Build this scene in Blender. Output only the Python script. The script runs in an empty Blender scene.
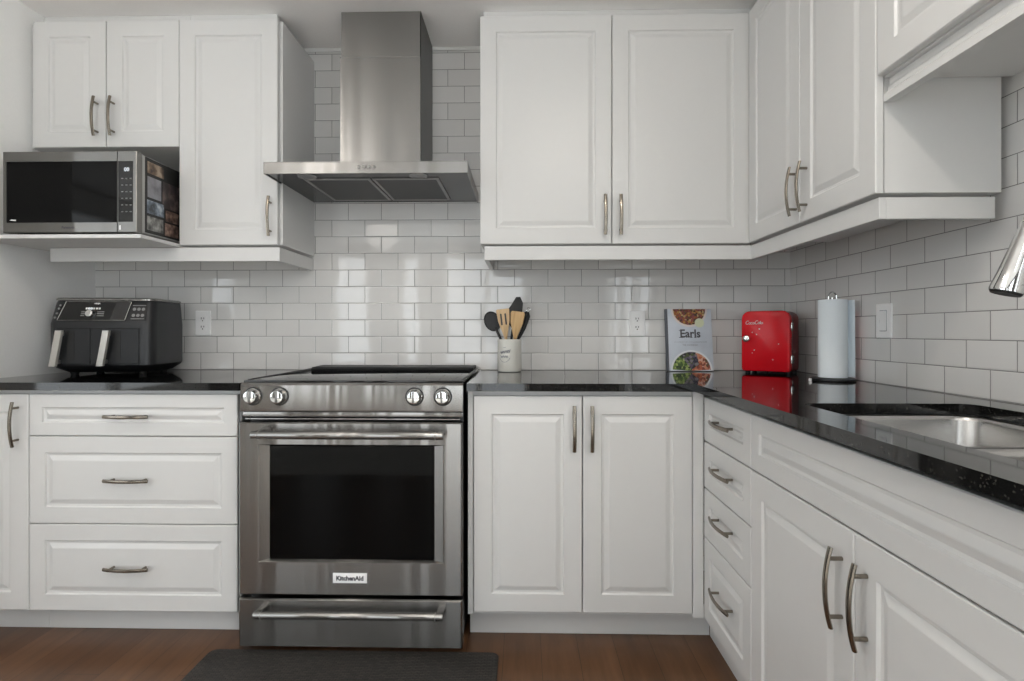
import bpy, bmesh, math, random
from mathutils import Matrix, Vector

random.seed(7)
S = bpy.context.scene
COL = S.collection
PI = math.pi

# ------------------------------------------------------------------ camera
F_PX, YAW, HORIZON = 542.13, 0.0211, 331.34
cam = bpy.data.cameras.new('camera')
cam.sensor_width = 36.0
cam.lens = F_PX / 1024 * 36.0
cam.shift_y = -(340.5 - HORIZON) / 1024
cam.clip_start = 0.02
cam_o = bpy.data.objects.new('camera', cam)
cam_o.location = (-1.2027, -2.4705, 1.0828)
cam_o.rotation_euler = (PI / 2, 0, YAW)
COL.objects.link(cam_o)
S.camera = cam_o

# ------------------------------------------------------------------ exposure, world, lights
S.view_settings.view_transform = 'Standard'
S.view_settings.look = 'None'
S.view_settings.gamma = 1.0
S.view_settings.use_curve_mapping = False
S.view_settings.exposure = -0.87
S.cycles.use_denoising = True
S.cycles.max_bounces = 14
S.cycles.diffuse_bounces = 9
S.cycles.glossy_bounces = 5
S.cycles.sample_clamp_indirect = 12.0
S.cycles.caustics_reflective = False
S.cycles.caustics_refractive = False

world = bpy.data.worlds.new('daylight')
S.world = world
world.use_nodes = True
wn = world.node_tree
bg = wn.nodes['Background']
bg.inputs['Color'].default_value = (0.90, 0.96, 1.0, 1)
bg.inputs['Strength'].default_value = 6.4

REAR_Y, FAR_X, CEIL, LEFT_X = -5.6, -5.2, 2.382, -3.185
WINDOWS = [  # wall, span along the wall, z0, z1, panes
    ('rear', -4.05, -3.50, 0.12, 2.2, 1),
    ('rear', -3.02, -2.75, 0.12, 2.2, 1),
    ('rear', -2.38, -1.15, 0.12, 2.2, 2),
    ('left', -5.0, -2.2, 0.45, 2.2, 3),  # unseen opening added as side fill for the right-hand cabinets
    ('right', -5.3, -2.7, 0.30, 2.25, 3),  # unseen opening added to throw light on the left wall
]


def area_light(name, loc, rot, sx, sy, power, color=(1, 1, 1), portal=False, shape='RECTANGLE'):
    l = bpy.data.lights.new(name, 'AREA')
    l.shape = shape
    l.size, l.size_y = sx, sy
    l.energy = power
    l.color = color
    if portal:
        l.cycles.is_portal = True
    o = bpy.data.objects.new(name, l)
    o.location = loc
    o.rotation_euler = rot
    COL.objects.link(o)
    return o


for side, a, b, z0, z1, panes in WINDOWS:
    if side == 'rear':
        area_light('window_portal', ((a + b) / 2, REAR_Y - 0.02, (z0 + z1) / 2), (-PI / 2, 0, PI), b - a, z1 - z0, 1, portal=True)
    elif side == 'right':
        area_light('window_portal', (0.02, (a + b) / 2, (z0 + z1) / 2), (-PI / 2, 0, -PI / 2), b - a, z1 - z0, 1, portal=True)
    else:
        area_light('window_portal', (FAR_X - 0.02, (a + b) / 2, (z0 + z1) / 2), (-PI / 2, 0, PI / 2), b - a, z1 - z0, 1, portal=True)
# recessed lamps over the kitchen, then two unseen points added to lift the ceiling
for (x, y, p_) in [(-2.45, -1.6, 3.5), (-0.95, -1.8, 12.0)]:
    area_light('ceiling_lamp_light', (x, y, CEIL - 0.012), (0, 0, 0), 0.16, 0.16, p_, (1.0, 0.93, 0.84), shape='DISK')
for (x, y) in [(-2.6, -2.9), (-1.0, -3.0)]:
    l = bpy.data.lights.new('ceiling_fill_light', 'POINT')
    l.energy = 5.0
    l.color = (1.0, 0.93, 0.85)
    l.shadow_soft_size = 0.16
    o = bpy.data.objects.new('ceiling_fill_light', l)
    o.location = (x, y, CEIL - 0.32)
    COL.objects.link(o)

sun = bpy.data.lights.new('sun', 'SUN')
sun.energy = 22.0
sun.angle = math.radians(0.6)
sun.color = (1.0, 0.97, 0.92)
sun_o = bpy.data.objects.new('sun', sun)
sun_o.rotation_euler = (math.radians(40), 0, math.radians(-6))
COL.objects.link(sun_o)
# two upward fill lights out of view, added to brighten the ceiling
for (x, y) in [(-2.85, -2.25), (-0.35, -2.35)]:
    area_light('upward_fill_light', (x, y, 1.85), (PI, 0, 0), 0.3, 0.3, 33.0, (1.0, 0.965, 0.92), shape='DISK')


# ------------------------------------------------------------------ materials
def new_mat(name):
    m = bpy.data.materials.new(name)
    m.use_nodes = True
    nt = m.node_tree
    return m, nt, nt.nodes['Principled BSDF']


def N(nt, kind, **kw):
    n = nt.nodes.new(kind)
    for k, v in kw.items():
        if k.startswith('_'):
            setattr(n, k[1:], v)
        else:
            n.inputs[k.replace('_', ' ')].default_value = v
    return n


def rgba(c):
    return (c[0], c[1], c[2], 1)


def plain(name, color, rough=0.5, metal=0.0, noise=0.0, nscale=40.0, bump=0.0, ior=None, coat=0.0):
    m, nt, b = new_mat(name)
    b.inputs['Roughness'].default_value = rough
    b.inputs['Metallic'].default_value = metal
    if ior:
        b.inputs['IOR'].default_value = ior
    if coat:
        b.inputs['Coat Weight'].default_value = coat
        b.inputs['Coat Roughness'].default_value = 0.05
    tc = N(nt, 'ShaderNodeTexCoord')
    nz = N(nt, 'ShaderNodeTexNoise', Scale=nscale, Detail=3.0)
    nt.links.new(tc.outputs['Object'], nz.inputs['Vector'])
    rp = N(nt, 'ShaderNodeValToRGB')
    k = 1 - noise
    rp.color_ramp.elements[0].color = (color[0] * k, color[1] * k, color[2] * k, 1)
    rp.color_ramp.elements[1].color = rgba(color)
    rp.color_ramp.elements[0].position = 0.3
    rp.color_ramp.elements[1].position = 0.7
    nt.links.new(nz.outputs['Fac'], rp.inputs['Fac'])
    nt.links.new(rp.outputs['Color'], b.inputs['Base Color'])
    if bump:
        bp = N(nt, 'ShaderNodeBump', Strength=bump, Distance=0.002)
        nt.links.new(nz.outputs['Fac'], bp.inputs['Height'])
        nt.links.new(bp.outputs['Normal'], b.inputs['Normal'])
    return m


def steel(name, color=(0.30, 0.293, 0.282), rough=0.24, aniso=0.96, grain=0.012, rot=0.25):
    m, nt, b = new_mat(name)
    b.inputs['Metallic'].default_value = 1.0
    b.inputs['Anisotropic'].default_value = aniso
    b.inputs['Anisotropic Rotation'].default_value = rot
    tg = N(nt, 'ShaderNodeTangent', _direction_type='RADIAL', _axis='Z')
    nt.links.new(tg.outputs['Tangent'], b.inputs['Tangent'])
    tc = N(nt, 'ShaderNodeTexCoord')
    mp = N(nt, 'ShaderNodeMapping')
    mp.inputs['Scale'].default_value = (4, 4, 1100)
    nz = N(nt, 'ShaderNodeTexNoise', Scale=1.0, Detail=2.0)
    nt.links.new(tc.outputs['Object'], mp.inputs['Vector'])
    nt.links.new(mp.outputs['Vector'], nz.inputs['Vector'])
    rp = N(nt, 'ShaderNodeMapRange')
    rp.inputs['To Min'].default_value = rough - grain
    rp.inputs['To Max'].default_value = rough + grain
    nt.links.new(nz.outputs['Fac'], rp.inputs['Value'])
    nt.links.new(rp.outputs['Result'], b.inputs['Roughness'])
    b.inputs['Base Color'].default_value = rgba(color)
    # the slight bow of rolled sheet metal: varies across the width only
    m2 = N(nt, 'ShaderNodeMapping')
    m2.inputs['Scale'].default_value = (11, 11, 0.15)
    n2 = N(nt, 'ShaderNodeTexNoise', Scale=1.0, Detail=1.0)
    nt.links.new(tc.outputs['Object'], m2.inputs['Vector'])
    nt.links.new(m2.outputs['Vector'], n2.inputs['Vector'])
    bp = N(nt, 'ShaderNodeBump', Strength=1.0, Distance=0.006)
    nt.links.new(n2.outputs['Fac'], bp.inputs['Height'])
    nt.links.new(bp.outputs['Normal'], b.inputs['Normal'])
    return m


def tile_mat(name, axis, phase, z_phase, shift_odd):
    """white-grey glossy running-bond tiles; axis = world axis the courses run along"""
    m, nt, b = new_mat(name)
    tc = N(nt, 'ShaderNodeNewGeometry')
    sp = N(nt, 'ShaderNodeSeparateXYZ')
    nt.links.new(tc.outputs['Position'], sp.inputs['Vector'])
    ax = N(nt, 'ShaderNodeMath', _operation='ADD')
    ax.inputs[1].default_value = -phase + 40 * 0.1524
    nt.links.new(sp.outputs[axis], ax.inputs[0])
    az = N(nt, 'ShaderNodeMath', _operation='ADD')
    az.inputs[1].default_value = -z_phase + 40 * 0.0762 + (0.0762 if shift_odd else 0)
    nt.links.new(sp.outputs['Z'], az.inputs[0])
    cb = N(nt, 'ShaderNodeCombineXYZ')
    nt.links.new(ax.outputs[0], cb.inputs['X'])
    nt.links.new(az.outputs[0], cb.inputs['Y'])

    def brick(ms, smooth, c1, c2, cm):
        k = N(nt, 'ShaderNodeTexBrick', _offset=0.5, _offset_frequency=2, _squash=1.0)
        k.inputs['Scale'].default_value = 1.0
        k.inputs['Brick Width'].default_value = 0.1524
        k.inputs['Row Height'].default_value = 0.0762
        k.inputs['Mortar Size'].default_value = ms
        k.inputs['Mortar Smooth'].default_value = smooth
        k.inputs['Bias'].default_value = 0.0
        k.inputs['Color1'].default_value = rgba(c1)
        k.inputs['Color2'].default_value = rgba(c2)
        k.inputs['Mortar'].default_value = rgba(cm)
        nt.links.new(cb.outputs[0], k.inputs['Vector'])
        return k
    k1 = brick(0.0012, 0.2, (0.685, 0.675, 0.66), (0.735, 0.725, 0.71), (0.17, 0.165, 0.16))
    nt.links.new(k1.outputs['Color'], b.inputs['Base Color'])
    rr = N(nt, 'ShaderNodeMapRange')
    rr.inputs['To Min'].default_value = 0.03
    rr.inputs['To Max'].default_value = 0.8
    nt.links.new(k1.outputs['Fac'], rr.inputs['Value'])
    nt.links.new(rr.outputs['Result'], b.inputs['Roughness'])
    k2 = brick(0.0045, 1.0, (1, 1, 1), (1, 1, 1), (0, 0, 0))
    k3 = brick(0.0001, 0.0, (0, 0, 0), (1, 1, 1), (0.5, 0.5, 0.5))
    # a slow waviness of the glaze, different for every tile
    wv = N(nt, 'ShaderNodeTexNoise', _noise_dimensions='4D', Scale=5.0, Detail=0.0)
    nt.links.new(tc.outputs['Position'], wv.inputs['Vector'])
    mw = N(nt, 'ShaderNodeMath', _operation='MULTIPLY')
    mw.inputs[1].default_value = 9.0
    nt.links.new(k3.outputs['Color'], mw.inputs[0])
    nt.links.new(mw.outputs[0], wv.inputs['W'])
    b1 = N(nt, 'ShaderNodeBump', Strength=0.3, Distance=0.0025)
    b1.invert = True
    nt.links.new(k2.outputs['Fac'], b1.inputs['Height'])
    b2 = N(nt, 'ShaderNodeBump', Strength=0.3, Distance=0.005)
    nt.links.new(wv.outputs['Fac'], b2.inputs['Height'])
    nt.links.new(b1.outputs['Normal'], b2.inputs['Normal'])
    nt.links.new(b2.outputs['Normal'], b.inputs['Normal'])
    b.inputs['IOR'].default_value = 1.6
    return m


def granite_mat():
    m, nt, b = new_mat('black_granite')
    tc = N(nt, 'ShaderNodeTexCoord')
    v = N(nt, 'ShaderNodeTexVoronoi', Scale=420.0)
    nt.links.new(tc.outputs['Object'], v.inputs['Vector'])
    sx = N(nt, 'ShaderNodeSeparateColor')
    nt.links.new(v.outputs['Color'], sx.inputs['Color'])
    r = N(nt, 'ShaderNodeValToRGB')
    e = r.color_ramp.elements
    e[0].position, e[0].color = 0.0, (0.006, 0.006, 0.006, 1)
    e[1].position, e[1].color = 0.90, (0.009, 0.009, 0.009, 1)
    n1 = e.new(0.955); n1.color = (0.022, 0.021, 0.019, 1)
    n2 = e.new(0.99); n2.color = (0.05, 0.047, 0.04, 1)
    nt.links.new(sx.outputs['Red'], r.inputs['Fac'])
    nt.links.new(r.outputs['Color'], b.inputs['Base Color'])
    b.inputs['Roughness'].default_value = 0.045
    b.inputs['IOR'].default_value = 1.5
    return m


def floor_mat():
    m, nt, b = new_mat('brown_wood_planks')
    g = N(nt, 'ShaderNodeNewGeometry')
    mp = N(nt, 'ShaderNodeMapping')
    mp.inputs['Rotation'].default_value = (0, 0, PI / 2)
    nt.links.new(g.outputs['Position'], mp.inputs['Vector'])
    k = N(nt, 'ShaderNodeTexBrick', _offset=0.37, _offset_frequency=3)
    k.inputs['Scale'].default_value = 1.0
    k.inputs['Brick Width'].default_value = 1.25
    k.inputs['Row Height'].default_value = 0.127
    k.inputs['Mortar Size'].default_value = 0.0008
    k.inputs['Color1'].default_value = (0.095, 0.046, 0.022, 1)
    k.inputs['Color2'].default_value = (0.130, 0.066, 0.033, 1)
    k.inputs['Mortar'].default_value = (0.02, 0.012, 0.008, 1)
    nt.links.new(mp.outputs[0], k.inputs['Vector'])
    m2 = N(nt, 'ShaderNodeMapping')
    m2.inputs['Scale'].default_value = (26, 2.2, 1)
    nt.links.new(g.outputs['Position'], m2.inputs['Vector'])
    nz = N(nt, 'ShaderNodeTexNoise', Scale=1.0, Detail=6.0, Roughness=0.65)
    nt.links.new(m2.outputs[0], nz.inputs['Vector'])
    r = N(nt, 'ShaderNodeValToRGB')
    r.color_ramp.elements[0].position, r.color_ramp.elements[0].color = 0.25, (0.6, 0.58, 0.56, 1)
    r.color_ramp.elements[1].position, r.color_ramp.elements[1].color = 0.75, (1.25, 1.22, 1.2, 1)
    nt.links.new(nz.outputs['Fac'], r.inputs['Fac'])
    mx = N(nt, 'ShaderNodeMix', _data_type='RGBA', _blend_type='MULTIPLY')
    mx.inputs['Factor'].default_value = 1.0
    nt.links.new(k.outputs['Color'], mx.inputs['A'])
    nt.links.new(r.outputs['Color'], mx.inputs['B'])
    nt.links.new(mx.outputs['Result'], b.inputs['Base Color'])
    b.inputs['Roughness'].default_value = 0.30
    b.inputs['Specular IOR Level'].default_value = 0.45
    bp = N(nt, 'ShaderNodeBump', Strength=0.15, Distance=0.001)
    nt.links.new(nz.outputs['Fac'], bp.inputs['Height'])
    nt.links.new(bp.outputs['Normal'], b.inputs['Normal'])
    return m


def cells_mat(name, colors, scale, rough=0.5):
    m, nt, b = new_mat(name)
    tc = N(nt, 'ShaderNodeTexCoord')
    v = N(nt, 'ShaderNodeTexVoronoi', Scale=scale)
    nt.links.new(tc.outputs['Object'], v.inputs['Vector'])
    sx = N(nt, 'ShaderNodeSeparateColor')
    nt.links.new(v.outputs['Color'], sx.inputs['Color'])
    r = N(nt, 'ShaderNodeValToRGB')
    r.color_ramp.interpolation = 'CONSTANT'
    e = r.color_ramp.elements
    e[0].color = rgba(colors[0])
    e[1].position = 1.0 / len(colors)
    e[1].color = rgba(colors[1])
    for i, c in enumerate(colors[2:], 2):
        k = e.new(i / len(colors))
        k.color = rgba(c)
    nt.links.new(sx.outputs['Red'], r.inputs['Fac'])
    nt.links.new(r.outputs['Color'], b.inputs['Base Color'])
    b.inputs['Roughness'].default_value = rough
    return m


def photo_mat(name, lo, mid, hi, scale):
    """a small printed landscape: soft bands broken up by noise"""
    m, nt, b = new_mat(name)
    tc = N(nt, 'ShaderNodeTexCoord')
    nz = N(nt, 'ShaderNodeTexNoise', Scale=scale, Detail=5.0)
    nt.links.new(tc.outputs['Object'], nz.inputs['Vector'])
    r = N(nt, 'ShaderNodeValToRGB')
    e = r.color_ramp.elements
    e[0].position, e[0].color = 0.35, rgba(lo)
    e[1].position, e[1].color = 0.66, rgba(hi)
    k = e.new(0.5); k.color = rgba(mid)
    nt.links.new(nz.outputs['Fac'], r.inputs['Fac'])
    nt.links.new(r.outputs['Color'], b.inputs['Base Color'])
    b.inputs['Roughness'].default_value = 0.35
    return m


def wood_mat(name, c1, c2, scale=(60, 60, 6)):
    m, nt, b = new_mat(name)
    tc = N(nt, 'ShaderNodeTexCoord')
    mp = N(nt, 'ShaderNodeMapping')
    mp.inputs['Scale'].default_value = scale
    nt.links.new(tc.outputs['Object'], mp.inputs['Vector'])
    nz = N(nt, 'ShaderNodeTexNoise', Scale=1.5, Detail=4.0)
    nt.links.new(mp.outputs[0], nz.inputs['Vector'])
    r = N(nt, 'ShaderNodeValToRGB')
    r.color_ramp.elements[0].position, r.color_ramp.elements[0].color = 0.3, rgba(c1)
    r.color_ramp.elements[1].position, r.color_ramp.elements[1].color = 0.7, rgba(c2)
    nt.links.new(nz.outputs['Fac'], r.inputs['Fac'])
    nt.links.new(r.outputs['Color'], b.inputs['Base Color'])
    b.inputs['Roughness'].default_value = 0.55
    return m


def emit_mat(name, color, s):
    m, nt, b = new_mat(name)
    b.inputs['Base Color'].default_value = (0, 0, 0, 1)
    b.inputs['Emission Color'].default_value = rgba(color)
    b.inputs['Emission Strength'].default_value = s
    return m


def mat_weave():
    m, nt, b = new_mat('black_woven_rubber')
    tc = N(nt, 'ShaderNodeTexCoord')
    mp = N(nt, 'ShaderNodeMapping')
    mp.inputs['Scale'].default_value = (1, 1, 1)
    nt.links.new(tc.outputs['Object'], mp.inputs['Vector'])
    k = N(nt, 'ShaderNodeTexBrick', _offset=0.5)
    k.inputs['Scale'].default_value = 1.0
    k.inputs['Brick Width'].default_value = 0.018
    k.inputs['Row Height'].default_value = 0.008
    k.inputs['Mortar Size'].default_value = 0.0016
    k.inputs['Mortar Smooth'].default_value = 0.6
    k.inputs['Color1'].default_value = (0.050, 0.043, 0.036, 1)
    k.inputs['Color2'].default_value = (0.020, 0.017, 0.015, 1)
    k.inputs['Mortar'].default_value = (0.004, 0.004, 0.004, 1)
    nt.links.new(mp.outputs[0], k.inputs['Vector'])
    nt.links.new(k.outputs['Color'], b.inputs['Base Color'])
    bp = N(nt, 'ShaderNodeBump', Strength=0.9, Distance=0.002)
    bp.invert = True
    nt.links.new(k.outputs['Fac'], bp.inputs['Height'])
    nt.links.new(bp.outputs['Normal'], b.inputs['Normal'])
    b.inputs['Roughness'].default_value = 0.6
    return m


def mesh_filter_mat():
    m, nt, b = new_mat('grey_filter_mesh')
    tc = N(nt, 'ShaderNodeTexCoord')
    ch = N(nt, 'ShaderNodeTexChecker', Scale=260.0)
    ch.inputs['Color1'].default_value = (0.09, 0.09, 0.09, 1)
    ch.inputs['Color2'].default_value = (0.03, 0.03, 0.03, 1)
    nt.links.new(tc.outputs['Object'], ch.inputs['Vector'])
    nt.links.new(ch.outputs['Color'], b.inputs['Base Color'])
    b.inputs['Metallic'].default_value = 0.7
    b.inputs['Roughness'].default_value = 0.45
    return m


M = {}
M['cab'] = plain('white_cabinet_lacquer', (0.63, 0.63, 0.622), 0.34, noise=0.01)
M['cab_in'] = plain('white_melamine', (0.66, 0.66, 0.652), 0.45, noise=0.01)
M['paint'] = plain('pale_grey_wall_paint', (0.86, 0.86, 0.85), 0.7, noise=0.02, nscale=120, bump=0.05)
M['wall_dark'] = plain('dark_reflection_wall', (0.10, 0.092, 0.085), 0.7, noise=0.03, nscale=120, bump=0.05)  # unseen rear wall, darkened so the steel reflects dark between the windows
M['ceil'] = plain('white_ceiling_paint', (0.92, 0.905, 0.89), 0.8, noise=0.02, nscale=150, bump=0.08)
M['trim'] = plain('white_trim_paint', (0.76, 0.76, 0.74), 0.4, noise=0.01)
M['tile_b'] = tile_mat('glazed_tiles_back', 'X', -1.1673, 0.9073, True)
M['tile_r'] = tile_mat('glazed_tiles_right', 'Y', -0.5909, 0.9073, True)
M['granite'] = granite_mat()
M['floor'] = floor_mat()
M['bounce_floor'] = plain('pale_bounce_floor', (0.74, 0.72, 0.68), 0.95, noise=0.06, nscale=400, bump=0.3)  # unseen rear floor, made pale to bounce daylight upward
M['steel'] = steel('brushed_steel')
M['steel_d'] = steel('brushed_steel_dark', (0.30, 0.295, 0.285), 0.3)
M['steel_m'] = steel('microwave_steel', (0.20, 0.195, 0.185), 0.28)
M['satin'] = plain('satin_silver', (0.66, 0.64, 0.60), 0.3, 1.0, noise=0.03)
M['steel_sink'] = plain('satin_sink_steel', (0.50, 0.49, 0.475), 0.26, 1.0, noise=0.05, nscale=200)
M['chrome'] = plain('polished_chrome', (0.66, 0.66, 0.65), 0.06, 1.0, noise=0.01)
M['nickel'] = plain('brushed_nickel', (0.25, 0.222, 0.185), 0.2, 1.0, noise=0.05)
M['black_glass'] = plain('black_glass', (0.004, 0.004, 0.004), 0.03, noise=0.01, ior=1.5)
M['oven_glass'] = plain('oven_window_glass', (0.003, 0.003, 0.003), 0.05, noise=0.01, ior=1.22)
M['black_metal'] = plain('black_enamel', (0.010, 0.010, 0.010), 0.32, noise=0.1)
M['black_plastic'] = plain('black_plastic', (0.009, 0.009, 0.009), 0.5, noise=0.1)
M['hood_under'] = plain('dark_hood_underside', (0.055, 0.055, 0.055), 0.22, 0.8, noise=0.1)
M['filter'] = mesh_filter_mat()
M['char'] = plain('charcoal_fryer_body', (0.021, 0.022, 0.024), 0.38, 0.3, noise=0.05)
M['white_pl'] = plain('white_plastic', (0.90, 0.90, 0.90), 0.35, noise=0.01)
M['slot'] = plain('dark_slot', (0.05, 0.05, 0.05), 0.6)
M['red'] = plain('glossy_red_plastic', (0.62, 0.006, 0.014), 0.2, noise=0.03, ior=1.3)
M['red_d'] = plain('dark_red_plastic', (0.16, 0.006, 0.010), 0.35, noise=0.05)
M['paper'] = plain('white_paper_towel', (0.86, 0.92, 0.96), 0.9, noise=0.03, nscale=300, bump=0.25)
M['ceramic'] = plain('cream_ceramic', (0.66, 0.65, 0.60), 0.25, noise=0.02)
M['ink'] = plain('dark_ink', (0.06, 0.06, 0.07), 0.6)
M['ink_grey'] = plain('grey_ink', (0.22, 0.23, 0.26), 0.6)
M['wood1'] = wood_mat('pale_beech', (0.50, 0.34, 0.18), (0.66, 0.47, 0.27))
M['wood2'] = wood_mat('golden_beech', (0.44, 0.27, 0.11), (0.60, 0.40, 0.19))
M['cover'] = plain('pale_blue_book_cover', (0.56, 0.61, 0.68), 0.4, noise=0.06, nscale=30)
M['spine'] = plain('slate_book_spine', (0.11, 0.12, 0.14), 0.5, noise=0.05)
M['pages'] = plain('book_pages', (0.72, 0.70, 0.64), 0.8, noise=0.08, nscale=200)
M['bowl'] = plain('pale_bowl_print', (0.74, 0.77, 0.80), 0.4, noise=0.02)
M['bowl2'] = plain('pink_bowl_print', (0.70, 0.64, 0.62), 0.4, noise=0.02)
M['seal'] = plain('pale_yellow_seal', (0.66, 0.70, 0.50), 0.4, noise=0.06, nscale=200)
M['food1'] = cells_mat('chili_print', [(0.16, 0.03, 0.02), (0.30, 0.09, 0.02), (0.05, 0.02, 0.015), (0.40, 0.22, 0.05), (0.22, 0.05, 0.05), (0.09, 0.05, 0.02), (0.48, 0.34, 0.16)], 120)
M['food_g'] = cells_mat('green_salad_print', [(0.05, 0.10, 0.02), (0.22, 0.32, 0.07), (0.36, 0.44, 0.14), (0.03, 0.05, 0.02), (0.14, 0.22, 0.05)], 95)
M['food_p'] = cells_mat('purple_salad_print', [(0.02, 0.02, 0.04), (0.10, 0.08, 0.13), (0.20, 0.18, 0.20), (0.02, 0.02, 0.02), (0.07, 0.09, 0.03)], 95)
M['food_o'] = cells_mat('orange_salad_print', [(0.46, 0.12, 0.05), (0.55, 0.24, 0.14), (0.22, 0.05, 0.03), (0.60, 0.36, 0.28), (0.10, 0.06, 0.03)], 95)
M['case_grey'] = plain('silver_painted_case', (0.34, 0.335, 0.32), 0.4, noise=0.03)
M['panel_grey'] = plain('printed_grey', (0.20, 0.20, 0.20), 0.5)
M['print_w'] = plain('printed_white', (0.70, 0.70, 0.70), 0.5)
M['led'] = emit_mat('white_display', (0.9, 0.95, 1.0), 1.5)
M['rug'] = mat_weave()
M['glass_lens'] = plain('lamp_lens', (0.30, 0.30, 0.30), 0.1, 0.2)
M['ph1'] = photo_mat('sepia_print', (0.03, 0.02, 0.015), (0.16, 0.10, 0.06), (0.38, 0.30, 0.22), 26)
M['ph2'] = photo_mat('grey_sea_print', (0.10, 0.10, 0.11), (0.20, 0.20, 0.22), (0.30, 0.30, 0.33), 14)
M['ph3'] = photo_mat('blue_mountain_print', (0.04, 0.05, 0.06), (0.15, 0.19, 0.24), (0.50, 0.55, 0.60), 26)
M['ph4'] = photo_mat('brown_town_print', (0.04, 0.025, 0.02), (0.16, 0.10, 0.08), (0.34, 0.24, 0.19), 40)
M['ph5'] = photo_mat('grey_town_print', (0.05, 0.05, 0.05), (0.18, 0.18, 0.17), (0.36, 0.36, 0.34), 40)
M['ph6'] = photo_mat('dark_bicycle_print', (0.02, 0.018, 0.018), (0.05, 0.04, 0.04), (0.16, 0.12, 0.11), 20)


# ------------------------------------------------------------------ mesh builder
class MB:
    def __init__(self):
        self.bm = bmesh.new()

    def _xf(self, verts, mx):
        if mx is not None:
            for v in verts:
                v.co = mx @ v.co

    def box(self, x0, x1, y0, y1, z0, z1, bev=0.0, seg=2, mx=None):
        bm = self.bm
        c = [(x0, y0, z0), (x1, y0, z0), (x1, y1, z0), (x0, y1, z0), (x0, y0, z1), (x1, y0, z1), (x1, y1, z1), (x0, y1, z1)]
        v = [bm.verts.new(p) for p in c]
        fs = [bm.faces.new([v[i] for i in q]) for q in ((3, 2, 1, 0), (4, 5, 6, 7), (0, 1, 5, 4), (1, 2, 6, 5), (2, 3, 7, 6), (3, 0, 4, 7))]
        if bev:
            es = set(e for f in fs for e in f.edges)
            r = bmesh.ops.bevel(bm, geom=list(es), offset=bev, segments=seg, affect='EDGES', profile=0.5)
            vs = set(r['verts']) | set(x for x in v if x.is_valid)
            v = list(vs)
        self._xf(v, mx)
        return self

    def ring_loft(self, rings, closed=True, cap0=True, cap1=True, mx=None):
        bm = self.bm
        R = [[bm.verts.new(p) for p in r] for r in rings]
        n = len(R[0])
        for a, b in zip(R, R[1:]):
            for i in range(n if closed else n - 1):
                j = (i + 1) % n
                bm.faces.new((a[i], a[j], b[j], b[i]))
        if cap0:
            bm.faces.new(list(reversed(R[0])))
        if cap1:
            bm.faces.new(R[-1])
        self._xf([v for r in R for v in r], mx)
        return self

    def cyl(self, p0, p1, r0, r1=None, n=24, cap0=True, cap1=True, mx=None):
        r1 = r0 if r1 is None else r1
        return self.tube([p0, p1], [r0, r1], n, cap0, cap1, mx)

    def tube(self, pts, rad, n=12, cap0=True, cap1=True, mx=None, flat=(1.0, 1.0), up=None):
        pts = [Vector(p) for p in pts]
        if not isinstance(rad, (list, tuple)):
            rad = [rad] * len(pts)
        rings = []
        prev = None
        for i, p in enumerate(pts):
            t = (pts[min(i + 1, len(pts) - 1)] - pts[max(i - 1, 0)]).normalized()
            if prev is None:
                ref = Vector(up) if up else (Vector((0, 0, 1)) if abs(t.z) < 0.9 else Vector((0, 1, 0)))
            else:
                ref = prev
            b = t.cross(ref).normalized()
            a = b.cross(t).normalized()
            prev = a
            rings.append([p + (a * math.cos(2 * PI * k / n) * flat[0] + b * math.sin(2 * PI * k / n) * flat[1]) * rad[i] for k in range(n)])
        # orientation: ring goes a->b; make faces outward
        rings = [list(reversed(r)) for r in rings]
        return self.ring_loft(rings, True, cap0, cap1, mx)

    def lathe(self, prof, c=(0, 0, 0), n=32, cap0=True, cap1=True, mx=None):
        rings = [[(c[0] + r * math.cos(2 * PI * k / n), c[1] + r * math.sin(2 * PI * k / n), c[2] + z) for k in range(n)] for r, z in prof]
        return self.ring_loft(rings, True, cap0, cap1, mx)

    def prism(self, outline, d0, d1, mx=None, bev=0.0):
        """outline in (x, z), extruded along y from d0 (front) to d1 (back)"""
        pts = outline
        area = sum(pts[i][0] * pts[(i + 1) % len(pts)][1] - pts[(i + 1) % len(pts)][0] * pts[i][1] for i in range(len(pts)))
        if area < 0:
            pts = list(reversed(pts))
        if bev:
            cx = sum(p[0] for p in pts) / len(pts); cz = sum(p[1] for p in pts) / len(pts)
            w = max(abs(p[0] - cx) for p in pts); h = max(abs(p[1] - cz) for p in pts)
            ins = [(cx + (p[0] - cx) * (1 - bev / w), cz + (p[1] - cz) * (1 - bev / h)) for p in pts]
            rings = [[(x, d1, z) for x, z in pts], [(x, d0 + bev, z) for x, z in pts], [(x, d0 + bev * 0.3, z) for x, z in [(cx + (p[0] - cx) * (1 - 0.3 * bev / w), cz + (p[1] - cz) * (1 - 0.3 * bev / h)) for p in pts]], [(x, d0, z) for x, z in ins]]
        else:
            rings = [[(x, d1, z) for x, z in pts], [(x, d0, z) for x, z in pts]]
        return self.ring_loft(rings, True, True, True, mx)

    def panel(self, x0, x1, z0, z1, yf, th=0.019, m=0.062, mx=None, raised=True):
        """routed raised-panel door front; front surface at y = yf, facing -y"""
        loops = [(0, th), (0, 0.0025), (0.0025, 0.0)]
        if raised:
            loops += [(m, 0.0), (m + 0.004, 0.0055), (m + 0.011, 0.0062), (m + 0.026, 0.0012), (m + 0.029, 0.0006)]
        rings = []
        for i, d in loops:
            rings.append([(x0 + i, yf + d, z0 + i), (x1 - i, yf + d, z0 + i), (x1 - i, yf + d, z1 - i), (x0 + i, yf + d, z1 - i)])
        return self.ring_loft(rings, True, True, True, mx)

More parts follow.
